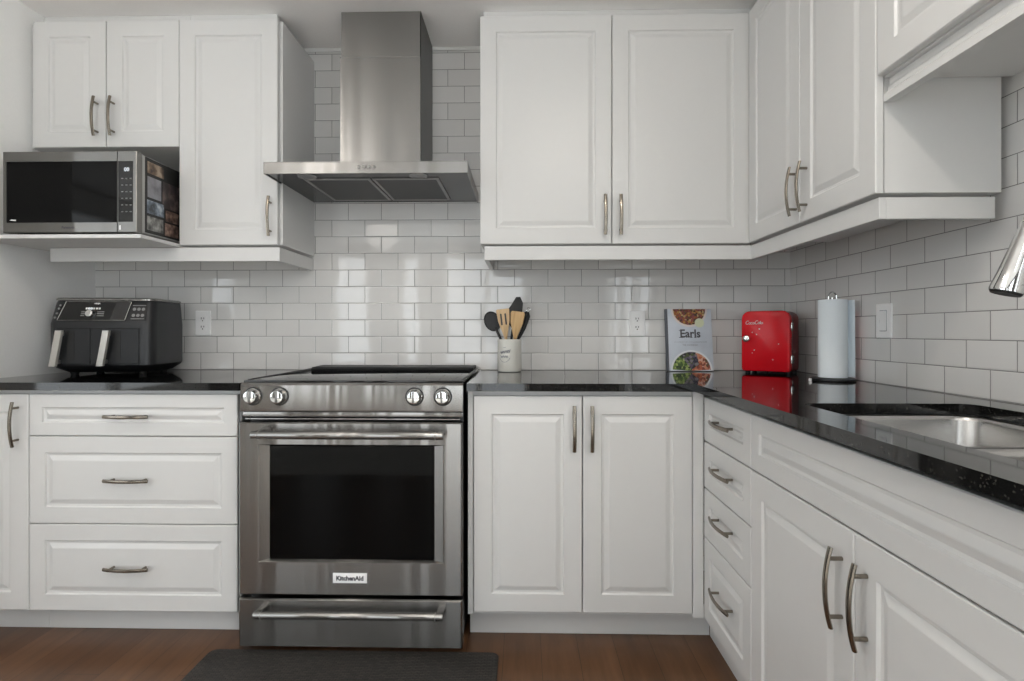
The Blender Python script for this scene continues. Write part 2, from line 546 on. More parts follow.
    def disc(self, c, r, y0, y1, n=32, mx=None, z_min=None, z_max=None, a0=0, a1=2 * PI):
        pts = [(c[0] + r * math.cos(a0 + (a1 - a0) * k / n), c[1] + r * math.sin(a0 + (a1 - a0) * k / n)) for k in range(n + (0 if a1 - a0 >= 2 * PI - 1e-6 else 1))]
        if a1 - a0 < 2 * PI - 1e-6 and a1 - a0 < PI - 1e-6:
            pts.append(c)
        return self.prism(pts, y0, y1, mx)

    def text(self, body, size, x, z, y, th=0.0004, shear=0.0, offset=0.0, mx=None, align='CENTER', sx=1.0):
        """lettering facing -y, centred at (x, z)"""
        cu = bpy.data.curves.new('lettering', 'FONT')
        cu.body = body
        cu.size = size
        cu.align_x = align
        cu.align_y = 'CENTER'
        cu.shear = shear
        cu.offset = offset
        cu.extrude = th / 2
        cu.resolution_u = 3
        o = bpy.data.objects.new('lettering', cu)
        COL.objects.link(o)
        dg = bpy.context.evaluated_depsgraph_get()
        me = bpy.data.meshes.new_from_object(o.evaluated_get(dg))
        T = Matrix.Translation((x, y - th / 2, z)) @ Matrix.Rotation(PI / 2, 4, 'X') @ Matrix.Diagonal((sx, 1, 1, 1))
        if mx is not None:
            T = mx @ T
        me.transform(T)
        self.bm.from_mesh(me)
        bpy.data.objects.remove(o)
        bpy.data.curves.remove(cu)
        bpy.data.meshes.remove(me)
        return self

    def build(self, name, mat, parent=None, smooth=True, angle=35, loc=None):
        bmesh.ops.recalc_face_normals(self.bm, faces=self.bm.faces[:])
        me = bpy.data.meshes.new(name)
        self.bm.to_mesh(me)
        self.bm.free()
        me.materials.append(mat)
        if smooth:
            me.shade_smooth()
            me.set_sharp_from_angle(angle=math.radians(angle))
        o = bpy.data.objects.new(name, me)
        COL.objects.link(o)
        if parent is not None:
            o.parent = parent
        if loc:
            o.location = loc
        return o


def thing(name, label, cat, loc=(0, 0, 0), rz=0.0, group=None, rx=0.0):
    o = bpy.data.objects.new(name, None)
    o.empty_display_size = 0.05
    o.location = loc
    o.rotation_euler = (rx, 0, rz)
    COL.objects.link(o)
    o['label'] = label
    o['category'] = cat
    if group:
        o['group'] = group
    return o


def tag(o, label, cat, group=None):
    o['label'] = label
    o['category'] = cat
    if group:
        o['group'] = group
    return o


def structure(o):
    o['kind'] = 'structure'
    return o


def round_rect(x0, x1, z0, z1, r, n=6):
    if not isinstance(r, (list, tuple)):
        r = [r] * 4      # bl, br, tr, tl
    pts = []
    for (cx, cz, a, q) in ((x0 + r[0], z0 + r[0], PI, r[0]), (x1 - r[1], z0 + r[1], 1.5 * PI, r[1]), (x1 - r[2], z1 - r[2], 0, r[2]), (x0 + r[3], z1 - r[3], 0.5 * PI, r[3])):
        if q < 1e-6:
            pts.append((cx, cz)); continue
        for k in range(n + 1):
            t = a + PI / 2 * k / n
            pts.append((cx + q * math.cos(t), cz + q * math.sin(t)))
    return pts


def slab(outer, holes, z0, z1, bev=0.003):
    """flat slab with holes; returns MB"""
    mb = MB()
    bm = mb.bm

    def loop(pts, z):
        vs = [bm.verts.new((x, y, z)) for x, y in pts]
        return vs, [bm.edges.new((vs[i], vs[(i + 1) % len(vs)])) for i in range(len(vs))]
    L = {}
    for z in (z0, z1):
        es = []
        L[z] = []
        for pts in [outer] + holes:
            vs, e = loop(pts, z)
            L[z].append(vs)
            es += e
        bmesh.ops.triangle_fill(bm, use_beauty=True, use_dissolve=False, edges=es)
    for lo, hi in zip(L[z0], L[z1]):
        n = len(lo)
        for i in range(n):
            j = (i + 1) % n
            bm.faces.new((lo[i], lo[j], hi[j], hi[i]))
    return mb


# ------------------------------------------------------------------ the room
def room():
    structure(MB().box(FAR_X, 0.0, -2.9, 0.0, -0.08, 0.0).build('floor', M['floor'], smooth=False))
    structure(MB().box(FAR_X, 0.0, REAR_Y, -2.9005, -0.08, 0.0).build('floor_rear', M['bounce_floor'], smooth=False))
    structure(MB().box(FAR_X - 0.1, 0.1, REAR_Y - 0.1, 0.1, CEIL, CEIL + 0.08).build('ceiling', M['ceil'], smooth=False))
    structure(MB().box(FAR_X, 0.0, 0.0, 0.1, 0, CEIL).build('wall_back', M['tile_b'], smooth=False))
    structure(MB().box(0.0, 0.1, -2.6, 0.1, 0, CEIL).build('wall_right', M['tile_r'], smooth=False))
    structure(MB().box(LEFT_X - 0.12, LEFT_X, -0.95, -0.0005, 0, CEIL).build('wall_left', M['paint'], smooth=False))
    def holed(name, lo, hi, boxf, spans):
        mb = MB()
        cur = lo
        for a, b, z0, z1 in spans:
            boxf(mb, cur, a, 0, CEIL)
            boxf(mb, a, b, 0, z0)
            boxf(mb, a, b, z1, CEIL)
            cur = b
        boxf(mb, cur, hi, 0, CEIL)
        structure(mb.build(name, M['wall_dark'] if name == 'wall_rear' else M['paint'], smooth=False))
    y0, y1 = REAR_Y - 0.1, REAR_Y
    rearf = lambda mb, a, b, c, d, e=0.0: mb.box(a, b, y0, y1, c, d, e)
    leftf = lambda mb, a, b, c, d, e=0.0: mb.box(FAR_X - 0.1, FAR_X, a, b, c, d, e)
    holed('wall_rear', FAR_X, 0.0, rearf, [w[1:5] for w in WINDOWS if w[0] == 'rear'])
    holed('wall_far_left', REAR_Y, 0.1, leftf, [w[1:5] for w in WINDOWS if w[0] == 'left'])
    rightf = lambda mb, a, b, c, d, e=0.0: mb.box(0.0, 0.1, a, b, c, d, e)
    holed('wall_right_rear', REAR_Y, -2.6005, rightf, [w[1:5] for w in WINDOWS if w[0] == 'right'])
    for i, (side, a, b, z0, z1, panes) in enumerate(WINDOWS):
        f = {'rear': rearf, 'left': leftf, 'right': rightf}[side]
        w = MB()
        t = 0.045
        f(w, a, a + t, z0, z1, 0.004); f(w, b - t, b, z0, z1, 0.004)
        f(w, a + t, b - t, z0, z0 + t, 0.004); f(w, a + t, b - t, z1 - t, z1, 0.004)
        for j in range(1, panes):
            x = a + (b - a) * j / panes
            f(w, x - 0.035, x + 0.035, z0 + t, z1 - t, 0.004)
        structure(w.build('window_%d' % (i + 1), M['trim']))
    # white bead along the top of the tiles
    structure(MB().box(LEFT_X + 0.001, -0.001, -0.008, -0.0005, CEIL - 0.018, CEIL - 0.001, 0.003).build('trim_1', M['trim']))


room()


# ------------------------------------------------------------------ cabinets
def handle(parent, c, vertical, L=0.156, name='handle'):
    """arched bar pull standing off the front (facing -y) at c = (x, y_front, z)"""
    mb = MB()
    n = 12
    pts, rad = [], []
    for k in range(n + 1):
        u = -1 + 2 * k / n
        off = -(0.033 - 0.011 * u * u)
        s = u * L / 2
        pts.append((c[0], c[1] + off, c[2] + s) if vertical else (c[0] + s, c[1] + off, c[2]))
        rad.append(0.0064)
    mb.tube(pts, rad, 8, flat=(0.62, 1.0), up=(0, 1, 0))
    for s in (-0.36 * L, 0.36 * L):
        u = s / (L / 2)
        off = -(0.033 - 0.011 * u * u)
        p = (c[0], c[1] + 0.0005, c[2] + s) if vertical else (c[0] + s, c[1] + 0.0005, c[2])
        q = (c[0], c[1] + off, c[2] + s) if vertical else (c[0] + s, c[1] + off, c[2])
        mb.cyl(p, q, 0.0042, n=12)
    return mb.build(name, M['nickel'], parent)


def front(parent, name, x0, x1, z0, z1, yf, m=0.062, hnd=None, raised=True):
    d = MB().panel(x0, x1, z0, z1, yf, m=m, raised=raised).build(name, M['cab'], parent, smooth=False)
    if hnd:
        kind, hx, hz = hnd
        handle(d, (hx, yf, hz), kind == 'v')
    return d


TOEZ = 0.105
YB = -0.612      # plane of the base fronts, measured from the wall


def base_carcass(root, x0, x1, depth=0.592, top=0.8785, toe_top=TOEZ, toe_y=-0.525, name='carcass', open_top=False, tx0=0.0, tx1=0.0):
    mb = MB()
    t = 0.018
    mb.box(x0, x0 + t, -depth, -0.003, toe_top, top, 0.001)
    mb.box(x1 - t, x1, -depth, -0.003, toe_top, top, 0.001)
    mb.box(x0 + t, x1 - t, -depth, -0.003, toe_top, toe_top + t)
    if not open_top:
        mb.box(x0 + t, x1 - t, -depth, -0.003, top - t, top)
    mb.box(x0 + t, x1 - t, -0.02, -0.003, toe_top + t, top - t)
    mb.build(name, M['cab_in'], root, smooth=False)
    MB().box(x0 - tx0, x1 + tx1, toe_y, toe_y + 0.016, 0.0005, toe_top - 0.001, 0.001).build('toe_kick', M['cab'], root, smooth=False)


# --- base: narrow door cabinet at the far left
r = thing('base_cabinet', 'narrow white base cabinet against the left wall, with one upright handle', 'cabinet', (-3.058, 0, 0))
base_carcass(r, -0.124, 0.124)
front(r, 'door', -0.124, 0.1245, 0.108, 0.864, YB, hnd=('v', 0.089, 0.760))
# --- base: three drawer cabinet
r = thing('drawer_cabinet', 'white base cabinet of three wide drawers left of the stove', 'cabinet', (-2.5605, 0, 0))
base_carcass(r, -0.3725, 0.3705)
for z0, z1, hz in ((0.7185, 0.864, 0.788), (0.4125, 0.7155, 0.567), (0.108, 0.4095, 0.262)):
    front(r, 'drawer', -0.3700, 0.3665, z0, z1, YB, m=0.046 if z1 > .8 else .056, hnd=('h', -0.012, hz))
# --- base: two doors right of the stove
r = thing('base_cabinet', 'white base cabinet with two tall doors between the stove and the corner', 'cabinet', (-1.0, 0, 0))
base_carcass(r, -0.3945, 0.385, tx1=0.0745)
front(r, 'door', -0.3742, -0.0022, 0.120, 0.8615, YB, hnd=('v', -0.030, 0.752))
front(r, 'door', 0.0012, 0.3720, 0.120, 0.8615, YB, hnd=('v', 0.030, 0.752))
MB().box(-0.3945, -0.3765, YB + 0.012, YB + 0.0195, TOEZ, 0.876, 0.001).build('side_stile', M['cab'], r, smooth=False)
MB().box(0.3745, 0.4110, YB + 0.002, YB + 0.0195, TOEZ, 0.876, 0.001).build('corner_filler', M['cab'], r, smooth=False)

# --- right run: local x runs towards the viewer (-Y), local y towards the right wall
RZ = -PI / 2
XB = -0.588
r = thing('drawer_cabinet', 'white corner base cabinet of four narrow stacked drawers', 'cabinet', (0, -0.8025, 0), RZ)
base_carcass(r, -0.175, 0.188, depth=0.568, toe_y=-0.54, tx0=0.10)
for z0, z1, hz in ((0.7125, 0.8600, 0.794), (0.5545, 0.7085, 0.645), (0.3885, 0.5505, 0.487), (0.108, 0.3845, 0.258)):
    front(r, 'drawer', -0.1912, 0.1885, z0, z1, XB, m=0.052, hnd=('h', 0.002, hz))
r = thing('sink_cabinet', 'white base cabinet with two tall doors below the steel sink', 'cabinet', (0, -1.449, 0), RZ)
base_carcass(r, -0.4555, 0.4555, depth=0.568, toe_y=-0.54, open_top=True)
front(r, 'false_drawer', -0.455, 0.455, 0.7125, 0.8600, XB, m=0.046)
front(r, 'door', -0.455, -0.0015, 0.108, 0.7085, XB, hnd=('v', -0.038, 0.588))
front(r, 'door', 0.0015, 0.455, 0.108, 0.7085, XB, hnd=('v', 0.038, 0.588))


# --- upper cabinets
def wall_carcass(root, x0, x1, z0, z1, depth=0.328, crown=None, crown_y=-0.272, back=0.002):
    mb = MB()
    t = 0.018
    mb.box(x0, x0 + t, -depth, -back, z0, z1, 0.001)
    mb.box(x1 - t, x1, -depth, -back, z0, z1, 0.001)
    mb.box(x0 + t, x1 - t, -depth, -back, z0, z0 + t)
    mb.box(x0 + t, x1 - t, -depth, -back, z1 - t, z1)
    mb.box(x0 + t, x1 - t, -0.014, -back, z0 + t, z1 - t)
    mb.build('carcass', M['cab_in'], root, smooth=False)
    if crown:
        MB().box(crown[0], crown[1], crown_y, crown_y + 0.02, z1 + 0.001, CEIL - 0.001, 0.001).build('top_filler', M['cab'], root, smooth=False)


YU = -0.35
ZU0, ZU1 = 1.4245, 2.318
r = thing('wall_cabinet', 'short white wall cabinet with two doors directly above the microwave', 'cabinet', (-2.865, 0, 0))
wall_carcass(r, -0.316, 0.2955, 1.819, ZU1, crown=(-0.316, 0.2955))
front(r, 'door', -0.2925, 0.0015, 1.8155, ZU1, YU, hnd=('v', -0.030, 1.931))
front(r, 'door', 0.0045, 0.2965, 1.8155, ZU1, YU, hnd=('v', 0.036, 1.931))
r = thing('wall_cabinet', 'tall white single-door wall cabinet between the microwave and the range hood', 'cabinet', (-2.36, 0, 0))
wall_carcass(r, -0.2085, 0.198, ZU0 + 0.002, ZU1, crown=(-0.2085, 0.150))
front(r, 'door', -0.2070, 0.1865, ZU0, ZU1, YU, hnd=('v', 0.160, 1.534))
r = thing('wall_cabinet', 'wide white wall cabinet with two tall doors right of the range hood', 'cabinet', (-0.85, 0, 0))
wall_carcass(r, -0.520, 0.508, ZU0 + 0.002, ZU1, crown=(-0.515, 0.589))
front(r, 'door', -0.5224, -0.0092, ZU0, ZU1, YU, hnd=('v', -0.036, 1.534))
front(r, 'door', -0.0062, 0.5262, ZU0, ZU1, YU, hnd=('v', 0.024, 1.534))
XU = -0.332
r = thing('wall_cabinet', 'white corner wall cabinet on the right wall with two brass-toned handles side by side', 'cabinet', (0, -0.742, 0), RZ)
wall_carcass(r, -0.385, 0.364, ZU0 + 0.002, ZU1, depth=0.307, back=0.022, crown=(-0.470, 0.364), crown_y=-0.26)
front(r, 'door', -0.3850, -0.0015, ZU0, ZU1, XU, hnd=('v', -0.020, 1.528))
front(r, 'door', 0.0015, 0.3690, ZU0, ZU1, XU, hnd=('v', 0.044, 1.528))
r = thing('wall_cabinet', 'short raised white wall cabinet above the sink, higher than its neighbour', 'cabinet', (0, -1.568, 0), RZ)
wall_carcass(r, -0.4555, 0.4555, 1.7085, ZU1, depth=0.311, crown=(-0.455, 0.455), crown_y=-0.26)
front(r, 'door', -0.4525, -0.0015, 1.7125, ZU1, XU)
front(r, 'door', 0.0015, 0.4545, 1.7125, ZU1, XU)
# moulded light rail under the raised cabinet
prof = [(-0.300, 1.7075), (-0.300, 1.690), (-0.3035, 1.686), (-0.3035, 1.676), (-0.314, 1.666), (-0.314, 1.648), (-0.290, 1.648), (-0.284, 1.656), (-0.284, 1.7075)]
MB().ring_loft([[(-0.4545, y, z) for y, z in prof], [(0.4545, y, z) for y, z in prof]]).build('light_rail', M['cab'], r, smooth=False)


# --- valances
def l_path_valance(name, label, pts, z0, z1, th=0.018):
    mb = MB()
    for (ax, ay, bx, by) in pts:
        mb.box(min(ax, bx), max(ax, bx), min(ay, by), max(ay, by), z0, z1, 0.0015)
    o = mb.build(name, M['cab'], smooth=False)
    return tag(o, label, 'valance')


l_path_valance('valance', 'white valance strip below the microwave shelf and the single-door cabinet',
               [(-3.090, -0.348, -2.166, -0.330), (-2.184, -0.3299, -2.166, -0.003)], 1.3605, 1.4150)
l_path_valance('valance', 'white valance strip turning the corner below the right-hand wall cabinets',
               [(-1.356, -0.348, -0.3005, -0.330), (-1.356, -0.3299, -1.338, -0.003), (-0.3185, -0.3299, -0.3005, -1.103), (-0.3004, -1.103, -0.034, -1.085)], 1.3625, 1.4165)

# --- microwave shelf
o = MB().box(LEFT_X + 0.002, -2.5700, -0.563, -0.003, 1.4165, 1.4305, 0.0015).build('wall_shelf', M['cab'], smooth=False)
tag(o, 'thin white projecting shelf that carries the microwave', 'shelf')

# ------------------------------------------------------------------ worktops, sink, faucet
CT0, CT1 = 0.8795, 0.9060
o = slab([(LEFT_X + 0.001, -0.635), (-2.1755, -0.635), (-2.1755, -0.001), (LEFT_X + 0.001, -0.001)], [], CT0, CT1).build('worktop', M['granite'], smooth=False)
tag(o, 'black polished granite worktop left of the stove, under the air fryer', 'worktop')
HX0, HX1, HY0, HY1 = -0.524, -0.112, -1.862, -1.122
hole = round_rect(HX0, HX1, HY0, HY1, 0.035, 7)
o = slab([(-1.3955, -0.635), (-0.627, -0.635), (-0.627, -1.96), (-0.001, -1.96), (-0.001, -0.001), (-1.3955, -0.001)], [hole], CT0, CT1).build('worktop', M['granite'], smooth=False)
tag(o, 'black polished granite worktop running round the right corner, cut out for the sink', 'worktop')

r = thing('sink', 'double-bowl stainless steel sink set below the black worktop', 'sink', (0, 0, CT0))
for k, (a, b) in enumerate(((-1.490, HY1 - 0.008), (HY0 + 0.008, -1.520))):
    mb = MB()
    rings = []
    for z, ins, rr in ((-0.0015, -0.012, 0.04), (-0.0015, 0.0, 0.05), (-0.004, 0.003, 0.05), (-0.012, 0.005, 0.05), (-0.14, 0.012, 0.055), (-0.165, 0.018, 0.055), (-0.182, 0.035, 0.05), (-0.188, 0.06, 0.04), (-0.190, 0.11, 0.03)):
        rings.append([(x, y, z) for x, y in round_rect(HX0 + 0.008 + ins, HX1 - 0.008 - ins, a + ins, b - ins, rr, 6)])
    mb.ring_loft(rings, True, False, True)
    bowl = mb.build('bowl', M['steel_sink'], r, angle=60)
    cx, cy = (HX0 + HX1) / 2, (a + b) / 2
    MB().lathe([(0.040, 0.0006), (0.040, 0.003), (0.032, 0.003), (0.026, -0.0015 + 0.003), (0.004, 0.0022)], (cx, cy, -0.1895), 24).build('drain', M['chrome'], bowl)

r = thing('faucet', 'polished chrome gooseneck faucet with pull-down spray head at right edge', 'faucet', (-0.062, -1.475, CT1))
MB().lathe([(0.030, 0.0004), (0.030, 0.006), (0.024, 0.012), (0.021, 0.05), (0.021, 0.085), (0.0175, 0.10)], n=28).build('base', M['chrome'], r)
R, ZC = 0.110, 0.344
arc = [(0, 0, 0.09), (0, 0, 0.18), (0, 0, 0.27), (0, 0, ZC)]
for k in range(1, 15):
    t = PI * (165 / 180) * k / 14
    arc.append((-R + R * math.cos(t), 0.012 * k / 14, ZC + R * math.sin(t)))
MB().tube(arc, 0.0135, 20).build('gooseneck', M['chrome'], r, angle=60)
tip = Vector(arc[-1])
end = Vector((-0.2496, 0.025, 0.249))
head = MB().tube([tip, tip.lerp(end, .10), tip.lerp(end, .35), tip.lerp(end, .7), tip.lerp(end, .97), end], [0.0142, 0.0160, 0.0182, 0.0220, 0.0262, 0.0256], 28).build('spray_head', M['chrome'], r, angle=50)
dd = (end - tip).normalized()
MB().cyl(end + dd * 0.0003, end + dd * 0.004, 0.0245, 0.0225, 24).build('nozzle', M['black_plastic'], head)
MB().tube([(0.018, 0, 0.07), (0.045, -0.01, 0.075)], 0.010, 14).tube([(0.043, -0.01, 0.07), (0.046, -0.05, 0.12)], [0.0065, 0.0045], 12).build('lever', M['chrome'], r)


# ------------------------------------------------------------------ range
RX = -1.7850
r = thing('range', 'stainless steel slide-in electric range with oven, black glass top and four knobs', 'stove', (RX, 0, 0))
W = 0.3785
MB().box(-W + 0.004, W - 0.004, -0.590, -0.012, 0.03, 0.898, 0.002).box(-W + 0.03, W - 0.03, -0.56, -0.02, 0.0005, 0.03).build('body', M['black_metal'], r)
MB().box(-W - 0.001, W + 0.001, -0.628, -0.010, 0.9070, 0.9145, 0.002).build('cooktop', M['black_glass'], r)
for x0_, x1_ in ((-W - 0.0005, -W + 0.012), (W - 0.010, W + 0.0005)):
    MB().box(x0_, x1_, -0.600, -0.016, 0.9147, 0.9172, 0.001).build('side_trim', M['black_metal'], r)
# black vent rail across the back of the glass
MB().ring_loft([[(x, y, z) for y, z in ((-0.168, 0.9147), (-0.170, 0.920), (-0.158, 0.929), (-0.04, 0.9315), (-0.012, 0.930), (-0.012, 0.9147))] for x in (-W + 0.052, W - 0.0105)]).build('vent_trim', M['black_plastic'], r, angle=25)
MB().ring_loft([[(x, y, z) for y, z in ((-0.640, 0.8095), (-0.650, 0.812), (-0.652, 0.818), (-0.648, 0.900), (-0.640, 0.9075), (-0.6285, 0.9085), (-0.618, 0.9065), (-0.618, 0.8095))] for x in (-W, W)]).build('control_panel', M['steel'], r, angle=30)
MB().box(-W + 0.002, W - 0.002, -0.640, -0.590, 0.7925, 0.8085, 0.002).build('lower_lip', M['steel'], r)
MB().box(-W + 0.010, W - 0.012, -0.640, -0.612, 0.7825, 0.7865, 0.001).build('vent_strip', M['steel'], r)
for kx in (-0.3345, -0.2435, 0.2155, 0.311):
    kz = 0.8625
    kn = MB()
    Tk = Matrix.Translation((kx, -0.6505, kz)) @ Matrix.Rotation(PI / 2, 4, 'X')
    kn.lathe([(0.0285, 0.0), (0.0285, 0.003), (0.0265, 0.006), (0.0245, 0.008), (0.0225, 0.024), (0.0205, 0.027), (0.0185, 0.0275)], n=28, mx=Tk)
    knob = kn.build('knob', M['chrome'], r)
    MB().box(kx - 0.003, kx + 0.003, -0.683, -0.6775, kz - 0.018, kz + 0.018, 0.001).build('grip_mark', M['steel_d'], knob)
    MB().lathe([(0.0315, 0.0), (0.0315, 0.0012), (0.029, 0.0014)], n=28, mx=Tk).build('bezel', M['black_metal'], knob)
# oven door: steel frame with chamfered window recess
DZ0, DZ1, DY = 0.196, 0.7765, -0.664
wx0, wx1, wz0, wz1 = -0.312, 0.317, 0.306, 0.7025
gx0, gx1, gz0, gz1 = wx0 + 0.034, wx1 - 0.034, wz0 + 0.006, wz1 - 0.007
mb = MB()


def rect(x0, x1, z0, z1, y):
    return [(x0, y, z0), (x1, y, z0), (x1, y, z1), (x0, y, z1)]


mb.ring_loft([rect(-W, W, DZ0, DZ1, -0.622), rect(-W, W, DZ0, DZ1, DY + 0.006), rect(-W + 0.006, W - 0.006, DZ0 + 0.004, DZ1 - 0.004, DY),
              rect(wx0, wx1, wz0, wz1, DY), rect(wx0 + 0.004, wx1 - 0.004, wz0 + 0.0015, wz1 - 0.0015, DY + 0.003), rect(gx0, gx1, gz0, gz1, DY + 0.014)], True, True, False)
door = mb.build('oven_door', M['steel'], r, smooth=False)
MB().box(gx0 + 0.001, gx1 - 0.001, DY + 0.0135, DY + 0.019, gz0 + 0.001, gz1 - 0.001).build('window_glass', M['oven_glass'], door, smooth=False)


def bar_handle(parent, x0, x1, y, z, rad, stand):
    mb = MB()
    mb.tube([(x0, y, z), (x0 + 0.003, y, z), (x1 - 0.003, y, z), (x1, y, z)], [rad * 0.86, rad, rad, rad * 0.86], 20)
    for x in (x0 + 0.012, x1 - 0.012):
        mb.box(x - 0.011, x + 0.011, y, stand, z - rad * 0.8, z + rad * 0.8, 0.003)
    h = mb.build('handle', M['steel'], parent)
    for x in (x0 + 0.024, x1 - 0.026):
        MB().cyl((x, y, z), (x + 0.002, y, z), rad + 0.0006, n=20).build('collar', M['steel_d'], h)


bar_handle(door, -0.3100, 0.3210, DY - 0.048, 0.7430, 0.0135, DY - 0.0005)
bd = MB().box(-0.0565, 0.0585, DY - 0.003, DY - 0.0002, 0.239, 0.2725, 0.001).build('badge', M['white_pl'], door)
MB().text('KitchenAid', 0.0205, 0.001, 0.2552, DY - 0.0031, offset=0.0009).build('lettering', M['ink'], bd, smooth=False)
dr = MB().ring_loft([rect(-W, W, 0.020, 0.182, -0.622), rect(-W, W, 0.020, 0.182, DY + 0.006), rect(-W + 0.006, W - 0.006, 0.024, 0.178, DY)]).build('warming_drawer', M['steel'], r, smooth=False)
bar_handle(dr, -0.307, 0.319, DY - 0.038, 0.148, 0.0125, DY - 0.0005)

# ------------------------------------------------------------------ range hood
r = thing('range_hood', 'stainless steel chimney range hood on the tiled wall above the stove', 'range hood', (-1.79, 0, 0))
HW, HY = 0.381, -0.472
z0, z1 = 1.669, 1.711
mb = MB()
mb.box(-HW, HW, HY, HY + 0.004, z0, z1, 0.001).box(-HW, -HW + 0.004, HY + 0.004, -0.003, z0, z1).box(HW - 0.004, HW, HY + 0.004, -0.003, z0, z1)
mb.ring_loft([[(-HW, HY, z1), (HW, HY, z1), (HW, -0.003, z1), (-HW, -0.003, z1)], [(-HW, HY, z1 + 0.002), (HW, HY, z1 + 0.002), (HW, -0.003, z1 + 0.002), (-HW, -0.003, z1 + 0.002)],
              [(-0.19, -0.30, z1 + 0.012), (0.19, -0.30, z1 + 0.012), (0.19, -0.003, z1 + 0.012), (-0.19, -0.003, z1 + 0.012)]])
canopy = mb.build('canopy', M['steel'], r, smooth=False)
un = MB().box(-HW + 0.005, HW - 0.005, HY + 0.005, -0.004, z0 + 0.004, z0 + 0.010).build('underside', M['hood_under'], r, smooth=False)
for k, (a, b) in enumerate(((-0.262, -0.003), (0.003, 0.262))):
    f = MB()
    ya, yb = -0.395, -0.055
    t = 0.012
    f.box(a, a + t, ya, yb, z0 - 0.001, z0 + 0.0035, 0.001).box(b - t, b, ya, yb, z0 - 0.001, z0 + 0.0035, 0.001)
    f.box(a + t, b - t, ya, ya + t, z0 - 0.001, z0 + 0.0035, 0.001).box(a + t, b - t, yb - t, yb, z0 - 0.001, z0 + 0.0035, 0.001)
    ff = f.build('filter_frame', M['steel_d'], r, smooth=False)
    MB().box(a + t, b - t, ya + t, yb - t, z0 + 0.0012, z0 + 0.0034).build('filter_mesh', M['filter'], ff, smooth=False)
for x in (-0.235, 0.190):
    MB().lathe([(0.036, 0.0), (0.034, 0.004), (0.026, 0.005), (0.024, 0.002), (0.004, 0.002)], n=28, mx=Matrix.Translation((x, -0.425, z0 + 0.0035)) @ Matrix.Rotation(PI, 4, 'X')).build('lamp', M['glass_lens'], r)
for x in (-0.024, -0.004, 0.014, 0.032):
    MB().cyl((x, HY - 0.005, 1.6925), (x, HY - 0.0002, 1.6925), 0.0058, n=18).build('button', M['steel_d'], r)
CX0, CX1, CY = -0.157, 0.170, -0.285
MB().box(CX0, CX1, CY, -0.003, z1 + 0.0125, 2.196, 0.001).build('lower_chimney', M['steel'], r, smooth=False)
MB().box(CX0 - 0.0006, CX1 + 0.0001, CY - 0.0008, CY - 0.0001, 2.1925, 2.1955).build('seam', M['steel_d'], r, smooth=False)
MB().box(CX0 + 0.004, CX1 - 0.002, CY + 0.004, -0.003, 2.1962, CEIL - 0.001, 0.001).build('upper_chimney', M['steel'], r, smooth=False)

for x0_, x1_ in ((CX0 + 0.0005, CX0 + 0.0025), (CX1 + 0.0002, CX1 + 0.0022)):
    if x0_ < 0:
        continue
    sp_ = MB().box(x0_ if x0_ > 0 else CX0 - 0.0022, x1_ if x0_ > 0 else CX0 - 0.0002, CY + 0.002, -0.004, z1 + 0.013, CEIL - 0.002).build('dark_side_sheet', M['black_metal'], r, smooth=False)  # thin dark sheet along the right side of the chimney
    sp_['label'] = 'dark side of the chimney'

# ------------------------------------------------------------------ microwave
SH = 1.4306
r = thing('microwave', 'stainless steel microwave oven on the projecting white shelf', 'microwave', (-2.8465, -0.345, SH))
w, f0, f1, hz = 0.2465, -0.197, 0.185, 0.304
MB().box(-w, w, f0 + 0.03, f1, 0.014, hz - 0.002, 0.004).build('case', M['case_grey'], r)
for x in (-0.19, 0.19):
    for y in (-0.15, 0.15):
        MB().cyl((x, y, 0.0003), (x, y, 0.0145), 0.014, 0.016, n=16).build('foot', M['black_plastic'], r)
dX = 0.176
# door with steel frame round dark glass
mb = MB()
o_, i_ = rect(-w, dX, 0.010, hz, 0), rect(-w + 0.014, dX - 0.001, 0.046, hz - 0.036, 0)


def at_y(pts, y):
    return [(p[0], y, p[2]) for p in pts]


mb.ring_loft([at_y(o_, f0 + 0.030), at_y(o_, f0 + 0.002), at_y(rect(-w + 0.002, dX - 0.001, 0.012, hz - 0.002, 0), f0), at_y(i_, f0), at_y(i_, f0 + 0.003)], True, True, False)
dm = mb.build('door', M['steel_m'], r, smooth=False)
MB().box(-w + 0.0145, dX - 0.0015, f0 + 0.002, f0 + 0.006, 0.0465, hz - 0.0365).build('door_glass', M['oven_glass'], dm, smooth=False)
MB().text('Panasonic', 0.012, -0.004, 0.028, f0 - 0.0003, offset=0.0004).build('lettering', M['ink'], dm, smooth=False)
MB().prism([(-w + 0.024, 0.0545), (-w + 0.048, 0.052), (-w + 0.048, 0.0575), (-w + 0.032, 0.0585)], f0 + 0.0012, f0 + 0.0018).build('sticker', M['print_w'], dm, smooth=False)
mb = MB()
o_, i_ = rect(dX + 0.0015, w, 0.010, hz, 0), rect(dX + 0.004, w - 0.012, 0.048, hz - 0.036, 0)
mb.ring_loft([at_y(o_, f0 + 0.030), at_y(o_, f0 + 0.002), at_y(rect(dX + 0.0025, w - 0.002, 0.012, hz - 0.002, 0), f0), at_y(i_, f0), at_y(i_, f0 + 0.002)], True, True, False)
cp = mb.build('control_panel', M['steel_m'], r, smooth=False)
MB().box(dX + 0.0045, w - 0.0125, f0 + 0.0012, f0 + 0.005, 0.0485, hz - 0.0365).build('keypad', M['black_glass'], cp, smooth=False)
MB().text('00', 0.019, dX + 0.034, 0.237, f0 + 0.001, offset=0.0006).build('display', M['led'], cp, smooth=False)
for rw in range(6):
    for cl in range(3):
        x, z = dX + 0.018 + cl * 0.0155, 0.205 - rw * 0.024
        MB().box(x - 0.0035, x + 0.0035, f0 + 0.0002, f0 + 0.0011, z - 0.0016, z + 0.0016).build('key_mark', M['panel_grey'], cp, smooth=False)
